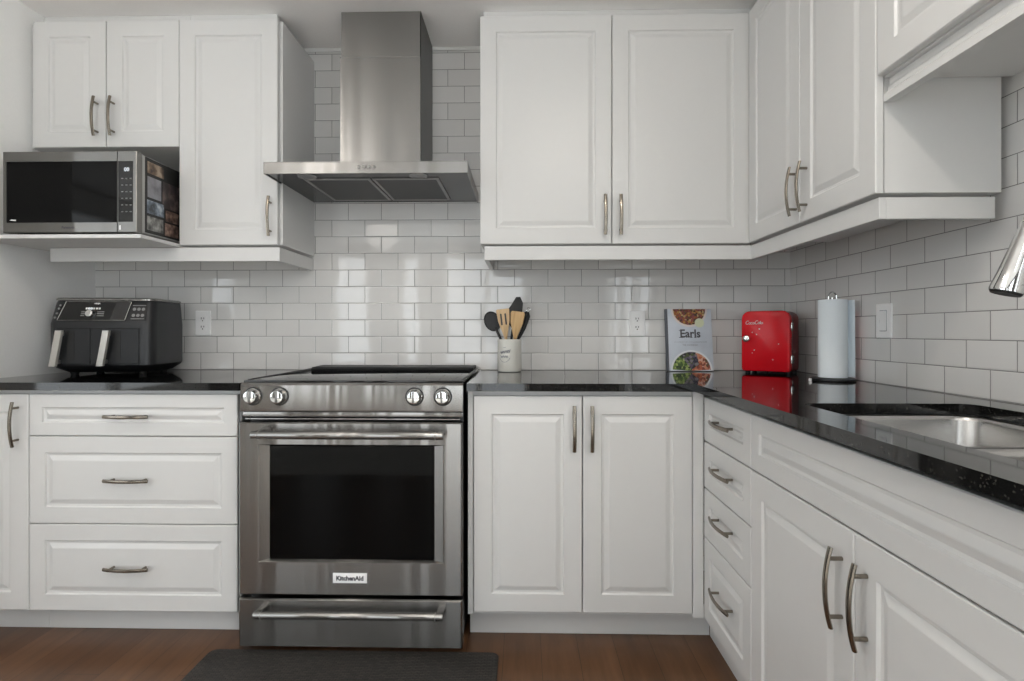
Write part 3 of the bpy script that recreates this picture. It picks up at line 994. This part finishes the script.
MB().box(dX + 0.008, dX + 0.0135, f0 - 0.0008, f0 - 0.0002, 0.019, 0.036).build('release_mark', M['print_w'], cp, smooth=False)
# black printed sheet with pictures on the right-hand side of the case
Ts = Matrix.Translation((w + 0.0004, 0, 0)) @ Matrix.Rotation(PI / 2, 4, 'Z')
sh = MB().box(-0.153, 0.18, -0.0012, 0, 0.018, hz - 0.006, mx=Ts).build('printed_sheet', M['black_plastic'], r, smooth=False)
sh['label'] = 'black printed sheet with small pictures on the side of the case'
prints = [('ph1', -0.142, -0.050, 0.242, 0.285), ('ph2', -0.142, -0.066, 0.152, 0.230), ('ph6', -0.058, 0.070, 0.132, 0.232), ('ph3', -0.144, -0.050, 0.092, 0.142), ('ph5', -0.144, -0.054, 0.030, 0.082), ('ph4', -0.040, 0.040, 0.082, 0.124), ('ph4', -0.044, 0.040, 0.026, 0.074)]
for k, a, b, c, d_ in prints:
    MB().box(a, b, -0.0018, -0.0013, c, d_, mx=Ts).build('picture', M[k], sh, smooth=False)

# ------------------------------------------------------------------ air fryer
r = thing('air_fryer', 'charcoal two-drawer air fryer with steel handles on the left worktop', 'air fryer', (-2.9085, -0.215, CT1), math.radians(7))
fw, fd = 0.200, 0.135


def body_ring(z, ins_f, ins_s, rr=0.045, ins_b=0.0):
    return [(x, y, z) for x, y in round_rect(-fw + ins_s, fw - ins_s, -fd + ins_f, fd - ins_b, [rr, rr, 0.03, 0.03], 7)]


MB().ring_loft([body_ring(0.012, 0.045, 0.040, 0.04, 0.01), body_ring(0.034, 0.008, 0.010), body_ring(0.042, 0.0, 0.002), body_ring(0.208, 0.0, 0.002), body_ring(0.217, 0.002, 0.003), body_ring(0.297, 0.026, 0.010, 0.04), body_ring(0.301, 0.030, 0.013, 0.038)]).build('body', M['char'], r, angle=30)
MB().ring_loft([body_ring(0.3012, 0.025, 0.008, 0.04), body_ring(0.308, 0.025, 0.008, 0.04), body_ring(0.312, 0.030, 0.013, 0.036)]).build('lid_rim', M['steel'], r, angle=40)
for x in (-0.13, 0.13):
    for y in (-0.07, 0.09):
        MB().cyl((x, y, 0.0003), (x, y, 0.0125), 0.013, 0.016, n=16).build('foot', M['black_plastic'], r)
for sx in (-1, 1):
    x0, x1 = (-0.157, -0.030) if sx < 0 else (-0.028, 0.152)
    dq = MB().panel(x0, x1, 0.046, 0.190, -fd - 0.004, th=0.004, raised=False).build('drawer', M['char'], r, smooth=False)
    hx = -0.136 if sx < 0 else 0.036
    h = MB()
    h.ring_loft([[(hx + c + q * 0.016, -fd - 0.030 + d_, zz) for q, d_ in ((-1, 0), (-0.7, -0.006), (0.7, -0.006), (1, 0), (0.7, 0.005), (-0.7, 0.005))] for c, zz in ((-0.013, 0.040), (0.011, 0.180))])
    h.box(hx - 0.006, hx + 0.012, -fd - 0.027, -fd - 0.0042, 0.160, 0.176, 0.002).box(hx - 0.018, hx, -fd - 0.027, -fd - 0.0042, 0.048, 0.064, 0.002)
    hh = h.build('handle', M['satin'], dq, angle=25)
    MB().box(hx + 0.022, hx + 0.048, -fd - 0.0048, -fd - 0.0041, 0.056, 0.178).build('window_slot', M['black_plastic'], dq, smooth=False)
# slanted black control panel
tilt = math.atan2(0.024, 0.080)
Tp = Matrix.Translation((0, -fd + 0.0008, 0.2155)) @ Matrix.Rotation(-tilt, 4, 'X')
cp = MB().prism([(-0.152, 0.004), (0.098, 0.004), (0.112, 0.082), (-0.132, 0.082)], -0.0035, 0.0005, mx=Tp).build('control_panel', M['black_glass'], r, smooth=False)
mb = MB()
for p, q in (((-0.152, 0.004), (0.098, 0.004)), ((0.098, 0.004), (0.112, 0.082)), ((-0.132, 0.082), (-0.152, 0.004)), ((0.112, 0.082), (-0.132, 0.082))):
    mb.tube([(p[0], -0.0045, p[1]), (q[0], -0.0045, q[1])], 0.0016, 6, mx=Tp)
mb.build('panel_frame', M['steel'], cp)
MB().lathe([(0.0145, 0), (0.0145, 0.010), (0.013, 0.013), (0.009, 0.0135)], n=24, mx=Tp @ Matrix.Translation((-0.034, -0.0038, 0.030)) @ Matrix.Rotation(PI / 2, 4, 'X')).build('dial', M['chrome'], cp)
for x in (-0.052, -0.043, -0.034, -0.025, -0.014, -0.004):
    MB().box(x - 0.0036, x + 0.0036, -0.0044, -0.0037, 0.050, 0.0575, mx=Tp).build('display_digit', M['led'] if x in (-0.043, -0.034) else M['print_w'], cp, smooth=False)
MB().text('NINJA', 0.008, -0.016, 0.0745, -0.0038, mx=Tp, offset=0.0003).build('lettering', M['print_w'], cp, smooth=False)
for xa, xb in ((-0.070, -0.056), (-0.010, 0.016)):
    for zz in (0.022, 0.030, 0.038):
        MB().box(xa, xb, -0.0042, -0.0037, zz, zz + 0.0035, mx=Tp).build('key_mark', M['panel_grey'], cp, smooth=False)
ip = MB().box(0.114, 0.172, -0.0016, 0.0002, 0.008, 0.074, mx=Tp).build('icon_plate', M['black_plastic'], r, smooth=False)
for k in range(6):
    MB().disc((0.126 + 0.017 * (k % 3), 0.026 + 0.026 * (k // 3)), 0.0066, -0.0024, -0.0017, 14, mx=Tp).build('icon', M['panel_grey'], ip, smooth=False)
for zz in (0.010, 0.0665):
    MB().box(0.118, 0.168, -0.0024, -0.0017, zz, zz + 0.003, mx=Tp).build('icon_text', M['panel_grey'], ip, smooth=False)
for zz in (0.016, 0.034, 0.054, 0.068):
    MB().disc((-0.168 + zz * 0.2, zz), 0.0042, -0.0016, 0.0012, 12, mx=Tp).build('button', M['panel_grey'], r, smooth=False)

# ------------------------------------------------------------------ outlets and switch


def outlet(label, x, zc):
    r = thing('outlet', label, 'outlet', (x, -0.0004, zc))
    MB().prism(round_rect(-0.0355, 0.0355, -0.0575, 0.0575, 0.004), -0.006, 0.0, bev=0.0025).build('cover_plate', M['white_pl'], r, smooth=False)
    ins = MB().prism(round_rect(-0.0165, 0.0165, -0.0335, 0.0335, 0.003), -0.0075, -0.0061).build('socket_face', M['white_pl'], r, smooth=False)
    for dz in (0.019, -0.019):
        MB().box(-0.0075, -0.0045, -0.0081, -0.0076, dz - 0.001, dz + 0.008).build('slot', M['slot'], ins, smooth=False)
        MB().box(0.0045, 0.0072, -0.0081, -0.0076, dz, dz + 0.0075).build('slot', M['slot'], ins, smooth=False)
        MB().disc((0, dz - 0.007), 0.0028, -0.0081, -0.0076, 12).build('slot', M['slot'], ins, smooth=False)
    return r


outlet('white duplex outlet on the tiles beside the air fryer', -2.678, 1.120)
outlet('white duplex outlet on the tiles between the utensil crock and the cookbook', -0.688, 1.118)
r = thing('light_switch', 'white rocker light switch on the right wall beside the paper towels', 'switch', (-0.0004, -0.641, 1.118), RZ)
MB().prism(round_rect(-0.0375, 0.0375, -0.0575, 0.0575, 0.004), -0.006, 0.0, bev=0.0025).build('cover_plate', M['white_pl'], r, smooth=False)
MB().prism(round_rect(-0.0182, 0.0182, -0.0350, 0.0350, 0.002), -0.0064, -0.0061).build('rocker_gap', M['ink_grey'], r, smooth=False)
MB().ring_loft([[(x, y, z) for y, z in ((-0.0065, -0.033), (-0.0085, -0.033), (-0.0070, 0.0), (-0.0105, 0.033), (-0.0065, 0.033))] for x in (-0.0165, 0.0165)]).build('rocker', M['white_pl'], r, smooth=False)

# ------------------------------------------------------------------ utensil crock
CR = (-1.2635, -0.088, CT1)
r = thing('utensil_crock', 'cream ceramic crock with script lettering right of the stove', 'crock', CR)
MB().lathe([(0.048, 0.0004), (0.0515, 0.003), (0.0525, 0.010), (0.0525, 0.136), (0.0520, 0.141), (0.0500, 0.1425), (0.0480, 0.141), (0.0475, 0.130), (0.0475, 0.012), (0.040, 0.008)], n=40).build('jar', M['ceramic'], r)
mb = MB()


def on_jar(u, z, off=0.0006):
    a = -PI / 2 + u / 0.0525
    return ((0.0525 + off) * math.cos(a), (0.0525 + off) * math.sin(a), z)


def stroke(pts, w_=0.0009):
    mb.tube([on_jar(u, z) for u, z in pts], w_, 5)


c0 = -0.018
stroke([(c0 - 0.009, 0.1065), (c0 + 0.003, 0.1075)])
stroke([(c0 - 0.024 + 0.002 * k, 0.084 + 0.007 * math.sin(k * 1.7) + 0.0004 * k) for k in range(24)], 0.0013)
stroke([(c0 - 0.024 + 0.0024 * k, 0.068 + 0.006 * math.sin(k * 1.9 + 1)) for k in range(16)], 0.0012)
stroke([(c0 - 0.004 + 0.026 * math.cos(t), 0.074 + 0.030 * math.sin(t)) for t in [PI * (1.12 + 0.76 * k / 14) for k in range(15)]], 0.0009)
stroke([(c0 + 0.014 + 0.006 * math.cos(t), 0.090 + 0.006 * math.sin(t)) for t in [2 * PI * k / 10 for k in range(11)]], 0.0009)
mb.build('lettering', M['ink_grey'], r)


def utensil_frame(foot, top):
    """matrix whose local z runs from foot to top, local -y faces the room"""
    a, b = Vector(foot), Vector(top)
    z = (b - a).normalized()
    y = (Vector((0, 1, 0)) - z * z.y).normalized()
    x = y.cross(z)
    Mx = Matrix((x, y, z)).transposed().to_4x4()
    Mx.translation = a
    return Mx, (b - a).length


def px_on(px, py, Y):
    u = (px - 512) / F_PX
    v = -(py - HORIZON) / F_PX
    c, s = math.cos(YAW), math.sin(YAW)
    d = Vector((u * c - s, u * s + c, v))
    t = (Y + 2.4705) / d.y
    return Vector((-1.2027, -2.4705, 1.0828)) + d * t


def utensil(name, label, cat, foot, top):
    Mx, L = utensil_frame((CR[0] + foot[0], CR[1] + foot[1], CR[2] + 0.013), top)
    o = thing(name, label, cat)
    o.matrix_world = Mx
    o.rotation_mode = 'XYZ'
    loc, rot, _ = Mx.decompose()
    o.location = loc
    o.rotation_euler = rot.to_euler()
    return o, L


def blade(outline, th, mat, parent, name, y=0.0):
    return MB().prism(outline, y - th / 2, y + th / 2, bev=th * 0.3).build(name, mat, parent, angle=30)


# slotted wooden spatula
o, L = utensil('spatula', 'slotted pale wooden spatula standing in the cream crock', 'utensil', (0.0, -0.020), px_on(502.5, 309.0, -0.118))
mb = MB()
mb.tube([(0, 0, 0), (0, 0, L * 0.55)], [0.006, 0.0068], 10)
mb.build('handle', M['wood1'], o)
bw = 0.029
outl = [(-0.0068, L * 0.53), (0.0068, L * 0.53), (0.017, L * 0.68), (bw - 0.004, L * 0.80), (bw, L * 0.985), (bw - 0.004, L), (-bw + 0.004, L), (-bw, L * 0.985), (-bw + 0.004, L * 0.80), (-0.017, L * 0.68)]
hl = blade(outl, 0.006, M['wood1'], o, 'blade')
for x in (-0.010, 0.009):
    MB().prism(round_rect(x - 0.0036, x + 0.0036, L * 0.735, L * 0.925, 0.003, 4), -0.0042, -0.0031).build('slot', M['slot'], hl, smooth=False)
# solid wooden spatula
o, L = utensil('spatula', 'solid golden wooden spatula standing in the cream crock', 'utensil', (0.010, -0.028), px_on(518, 311.5, -0.120))
MB().tube([(0, 0, 0), (0, 0, L * 0.55)], [0.006, 0.0068], 10).build('handle', M['wood2'], o)
bw = 0.031
outl = [(-0.0068, L * 0.53), (0.0068, L * 0.53), (0.016, L * 0.66), (bw - 0.004, L * 0.80), (bw, L * 0.97), (bw - 0.005, L), (-bw + 0.005, L), (-bw, L * 0.97), (-bw + 0.004, L * 0.80), (-0.016, L * 0.66)]
blade(outl, 0.006, M['wood2'], o, 'blade')
# tall black turner at the back
o, L = utensil('spatula', 'tall black pointed turner at the back of the cream crock', 'utensil', (-0.012, 0.028), px_on(517.5, 296.5, -0.056))
MB().tube([(0, 0, 0), (0, 0, L * 0.6)], [0.005, 0.006], 10).build('handle', M['black_plastic'], o)
outl = [(-0.007, L * 0.56), (0.007, L * 0.56), (0.024, L * 0.64), (0.031, L * 0.78), (0.029, L * 0.92), (0.013, L), (-0.006, L * 0.99), (-0.024, L * 0.86), (-0.042, L * 0.75), (-0.036, L * 0.65)]
blade(outl, 0.005, M['black_plastic'], o, 'blade')
# round black spoon leaning left
o, L = utensil('spoon', 'round black serving spoon leaning to the left in the cream crock', 'utensil', (0.021, 0.010), px_on(488.0, 312.0, -0.072))
MB().tube([(0, 0, 0), (0, 0, L * 0.72)], [0.005, 0.006], 10).build('handle', M['black_plastic'], o)
sp = [(0.036 * math.cos(t), L - 0.046 + 0.046 * math.sin(t)) for t in [2 * PI * k / 28 for k in range(28)]]
MB().ring_loft([[(x * k, y, L - 0.046 + (z - L + 0.046) * k) for x, z in sp] for k, y in ((1.0, 0.0), (1.0, -0.003), (0.9, -0.001), (0.55, 0.008), (0.15, 0.011))]).ring_loft([[(x * k, y, L - 0.046 + (z - L + 0.046) * k) for x, z in sp] for k, y in ((1.0, 0.0005), (0.92, 0.006), (0.6, 0.014), (0.15, 0.017))]).build('spoon_bowl', M['black_plastic'], o, angle=60)
# tongs / masher leaning right with steel ring
o, L = utensil('tongs', 'black tongs with a steel hanging ring leaning right in the cream crock', 'utensil', (-0.020, -0.005), px_on(528.0, 311.0, -0.095))
MB().tube([(-0.004, 0, 0), (-0.006, 0, L * 0.5), (-0.010, 0, L * 0.72), (-0.009, 0, L * 0.92), (-0.002, 0, L * 0.985)], [0.004, 0.006, 0.010, 0.010, 0.005], 10).tube([(0.004, 0.004, 0), (0.006, 0.004, L * 0.5), (0.010, 0.004, L * 0.72), (0.009, 0.004, L * 0.92), (0.002, 0.004, L * 0.985)], [0.004, 0.006, 0.010, 0.010, 0.005], 10).build('arms', M['black_plastic'], o)
MB().tube([(0.007 * math.sin(t), 0, L + 0.005 + 0.010 * -math.cos(t)) for t in [2 * PI * k / 16 for k in range(17)]], 0.0018, 8).build('hanging_ring', M['chrome'], o)

# ------------------------------------------------------------------ cookbook
LEAN = math.radians(8)
r = thing('cookbook', 'pale blue cookbook with bowls of food on its cover leaning on the tiles', 'book', (-0.4690, -0.074, CT1 + 0.0030), 0, rx=-LEAN)
bw, bh, bt = 0.1015, 0.2760, 0.017
cv = MB().box(-bw + 0.006, bw, 0.0, 0.0022, 0, bh, 0.0006).build('front_cover', M['cover'], r)
MB().box(-bw + 0.006, bw, bt - 0.0022, bt, 0, bh, 0.0006).build('back_cover', M['cover'], r)
MB().ring_loft([[(x, y, z) for x, y in ((-bw + 0.0115, 0.0004), (-bw + 0.004, -0.0012), (-bw - 0.001, 0.004), (-bw - 0.001, bt - 0.004), (-bw + 0.006, bt))] for z in (0, bh)]).build('spine', M['spine'], r, angle=50)
MB().box(-bw + 0.007, bw - 0.003, 0.0024, bt - 0.0024, 0.003, bh - 0.003).build('pages', M['pages'], r, smooth=False)
PXM = 226.0


def half_disc(cx, cz, rad, up, n=30, k0=0.0, k1=1.0):
    a0, a1 = (0, PI) if up else (PI, 2 * PI)
    return [(cx + rad * math.cos(a0 + (a1 - a0) * (k0 + (k1 - k0) * k / n)), cz + rad * math.sin(a0 + (a1 - a0) * (k0 + (k1 - k0) * k / n))) for k in range(n + 1)]


tc_ = (0.004, bh - 0.0005)
MB().prism(half_disc(tc_[0], tc_[1], 0.080, False), -0.0004, -0.0001).build('bowl_rim', M['bowl2'], cv, smooth=False)
MB().prism(half_disc(tc_[0], tc_[1], 0.0715, False), -0.0008, -0.0005).build('chili_picture', M['food1'], cv, smooth=False)
bc_ = (0.0055, 0.0006)
MB().prism(half_disc(bc_[0], bc_[1], 0.091, True), -0.0004, -0.0001).build('bowl_rim', M['bowl'], cv, smooth=False)
for key, k0, k1 in (('food_o', 0.02, 0.42), ('food_p', 0.42, 0.66), ('food_g', 0.66, 0.98)):
    pts = half_disc(bc_[0], bc_[1], 0.083, True, 16, k0, k1) + [bc_]
    MB().prism(pts, -0.0009, -0.0005).build('salad_picture', M[key], cv, smooth=False)
mb = MB()
mb.prism([(0.010, 0.008), (0.038, 0.030), (0.030, 0.070), (-0.004, 0.078), (-0.038, 0.064), (-0.012, 0.030)], -0.0012, -0.0010)
mb.build('salad_picture', M['food_p'], cv, smooth=False)
MB().disc((0.0475, 0.2135), 0.0205, -0.0014, -0.0009, 32).build('seal', M['seal'], cv, smooth=False)
mb = MB()
mb.text('Earls', 0.050, 0.005, 0.164, -0.0002, offset=0.0013, sx=0.95)
mb.box(-0.0445, -0.0245, -0.0006, -0.0002, 0.1465, 0.1490).box(-0.0445, -0.036, -0.0006, -0.0002, 0.1785, 0.1805)
mb.box(0.0215, 0.0335, -0.0006, -0.0002, 0.1465, 0.1485).box(0.004, 0.0155, -0.0006, -0.0002, 0.1465, 0.1485)
mb.build('title', M['ink'], cv, smooth=False)
MB().text('EAT A LITTLE. EAT A LOT. 110 OF YOUR FAVOURITE RECIPES', 0.0052, 0.0055, 0.1275, -0.0002).text('THE COOKBOOK', 0.0085, 0.004, 0.114, -0.0002).build('subtitle', M['ink_grey'], cv, smooth=False)

# ------------------------------------------------------------------ mini fridge
r = thing('mini_fridge', 'small glossy red mini fridge standing diagonally in the worktop corner', 'mini fridge', (-0.2010, -0.200, CT1), math.radians(-38))
gw, gh = 0.0945, 0.262
OUT = round_rect(-gw, gw, 0.010, gh, [0.012, 0.012, 0.034, 0.034], 6)
MB().prism(OUT, 0.034, 0.155).build('case', M['red_d'], r, angle=30)
for x in (-0.08, 0.08):
    for y in (0.045, 0.14):
        MB().cyl((x, y, 0.0003), (x, y, 0.0115), 0.010, n=14).build('foot', M['black_plastic'], r)
dq = MB().prism(OUT, 0.0, 0.031, bev=0.007).build('door', M['red'], r, angle=25)
MB().prism([(x * 0.985, 0.136 + (z - 0.136) * 0.985) for x, z in OUT], 0.0312, 0.0338).build('gasket', M['black_plastic'], r, smooth=False)
for z in (0.062, 0.196):
    MB().box(gw + 0.0002, gw + 0.005, 0.012, 0.046, z - 0.016, z + 0.016, 0.0015).build('hinge', M['chrome'], r)
MB().lathe([(0.016, 0), (0.016, 0.004), (0.0135, 0.010), (0.010, 0.012)], n=21, mx=Matrix.Translation((-0.073, -0.0002, 0.146)) @ Matrix.Rotation(PI / 2, 4, 'X')).build('latch_knob', M['chrome'], dq)
mb = MB()
# flowing script: loops drawn as strokes
def script(pts, wd=0.0016, y=-0.0003):
    wd *= 0.66
    P = [Vector((-0.0745 + (p[0] + 0.080) * 0.74, y, 0.212 + (p[1] - 0.213) * 0.74)) for p in pts]
    mb.tube(P, wd, 6, flat=(1.0, 1.0))


def loop_c(cx, cz, rx_, rz_, a0, a1, n=14, sh=0.25):
    return [(cx + rx_ * math.cos(a0 + (a1 - a0) * k / n) + sh * rz_ * math.sin(a0 + (a1 - a0) * k / n), cz + rz_ * math.sin(a0 + (a1 - a0) * k / n)) for k in range(n + 1)]


bx, bz = -0.080, 0.213
script(loop_c(bx + 0.007, bz + 0.002, 0.008, 0.010, PI * 0.25, PI * 1.75), 0.0019)                      # C
script(loop_c(bx + 0.019, bz - 0.002, 0.0042, 0.0052, 0, 2 * PI))                                       # o
script(loop_c(bx + 0.029, bz - 0.002, 0.0042, 0.0052, PI * 0.3, PI * 1.7))                              # c
script(loop_c(bx + 0.039, bz - 0.002, 0.0042, 0.0052, 0, 2 * PI)); script([(bx + 0.044, bz + 0.003), (bx + 0.0445, bz - 0.007)])  # a
script([(bx + 0.0455, bz - 0.0015), (bx + 0.0505, bz - 0.0005)], 0.0022)                                             # -
script(loop_c(bx + 0.057, bz + 0.003, 0.008, 0.010, PI * 0.25, PI * 1.75), 0.0019)                      # C
script(loop_c(bx + 0.068, bz - 0.001, 0.0042, 0.0052, 0, 2 * PI))                                       # o
script([(bx + 0.074, bz - 0.006), (bx + 0.076, bz + 0.010), (bx + 0.078, bz + 0.011), (bx + 0.0765, bz - 0.004), (bx + 0.078, bz - 0.006)])  # l
script(loop_c(bx + 0.084, bz - 0.001, 0.004, 0.005, 0, 2 * PI)); script([(bx + 0.089, bz + 0.004), (bx + 0.0895, bz - 0.006)])   # a
mb.build('lettering', M['print_w'], dq)
for x, z, q in ((-0.022, 0.187, 0.0042), (-0.050, 0.172, 0.0034), (-0.033, 0.164, 0.0032), (-0.042, 0.098, 0.0038), (-0.050, 0.086, 0.0026), (0.052, 0.125, 0.003), (0.03, 0.06, 0.003)):
    MB().prism([(x + (q if k % 2 == 0 else q * 0.5) * math.cos(PI * k / 6), z + (q if k % 2 == 0 else q * 0.5) * math.sin(PI * k / 6)) for k in range(12)], -0.0006, -0.0001).build('snowflake', M['print_w'], dq, smooth=False)

# ------------------------------------------------------------------ paper towels
PX = (-0.089, -0.492, CT1)
r = thing('paper_towel_holder', 'dark metal paper towel stand with a wire loop on top', 'paper towel holder', PX)
MB().lathe([(0.070, 0.0004), (0.0735, 0.003), (0.0735, 0.007), (0.068, 0.0105), (0.010, 0.011)], n=40).build('base', M['black_metal'], r)
MB().cyl((0, 0, 0.0105), (0, 0, 0.298), 0.006, n=14).build('rod', M['chrome'], r)
MB().tube([(0.020 * math.cos(t) * 0.72, 0, 0.298 + 0.020 * math.sin(t)) for t in [PI * (-0.02 + 1.04 * k / 14) for k in range(15)]], 0.0026, 8).cyl((-0.0145, 0, 0.2925), (-0.0145, 0, 0.299), 0.0028, n=8).cyl((0.0145, 0, 0.2925), (0.0145, 0, 0.299), 0.0028, n=8).tube([(-0.0145, 0, 0.2945), (0.0145, 0, 0.2945)], 0.0026, 8).build('wire_loop', M['chrome'], r)
MB().tube([(-0.066, -0.020, 0.006), (-0.092, -0.030, 0.006)], 0.0028, 8).build('side_wire', M['black_metal'], r)
MB().lathe([(0.0055, 0.0004), (0.0055, 0.009), (0.003, 0.0105)], (-0.096, -0.032, 0), 14).build('wire_tip', M['white_pl'], r)
# roll: spiral-wound paper with loose outer sheet
o = thing('paper_towel_roll', 'full roll of white paper towels on the dark stand by the fridge', 'paper towels', (PX[0], PX[1], CT1 + 0.0115))
RR = 0.0465
MB().lathe([(0.021, 0.0), (RR - 0.001, 0.0), (RR, 0.002), (RR, 0.277), (RR - 0.001, 0.279), (0.021, 0.279), (0.021, 0.0)], n=48, cap0=False, cap1=False).build('roll', M['paper'], o, angle=40)
outer = [(math.radians(-175 + 140 * k / 24)) for k in range(25)]
pts = [((RR + 0.0014) * math.cos(t), (RR + 0.0014) * math.sin(t)) for t in outer] + [((RR + 0.0004) * math.cos(t), (RR + 0.0004) * math.sin(t)) for t in reversed(outer)]
MB().ring_loft([[(x, y, z) for x, y in pts] for z in (0.001, 0.278)]).build('outer_sheet', M['paper'], o, angle=40)
# the loose end of the paper stands off towards the wall
S0, E0 = Vector((0.0470, 0.002)), Vector((0.0600, -0.0335))
flap = []
for k in range(9):
    q = k / 8
    p = S0.lerp(E0, q) + Vector((0.35, 0.12)) * 0.010 * math.sin(PI * q)
    flap.append((p.x, p.y))
pts = flap + [(x - 0.0012, y - 0.0006) for x, y in reversed(flap)]
MB().ring_loft([[(x * (1 + 0.03 * (0.278 - z) / 0.278), y, z) for x, y in pts] for z in (0.001, 0.14, 0.277)]).build('loose_sheet', M['paper'], o, angle=40)

# ------------------------------------------------------------------ floor mat
o = MB().ring_loft([[(x, y, z) for x, y in round_rect(-0.487 + i, 0.487 - i, -0.29 + i, 0.29 - i, 0.025, 5)] for z, i in ((0.0006, 0), (0.006, 0), (0.0085, 0.003))]).build('floor_mat', M['rug'], None, loc=(-1.772, -0.945, 0))
tag(o, 'black woven rubber kitchen mat on the wood floor before the stove', 'mat')
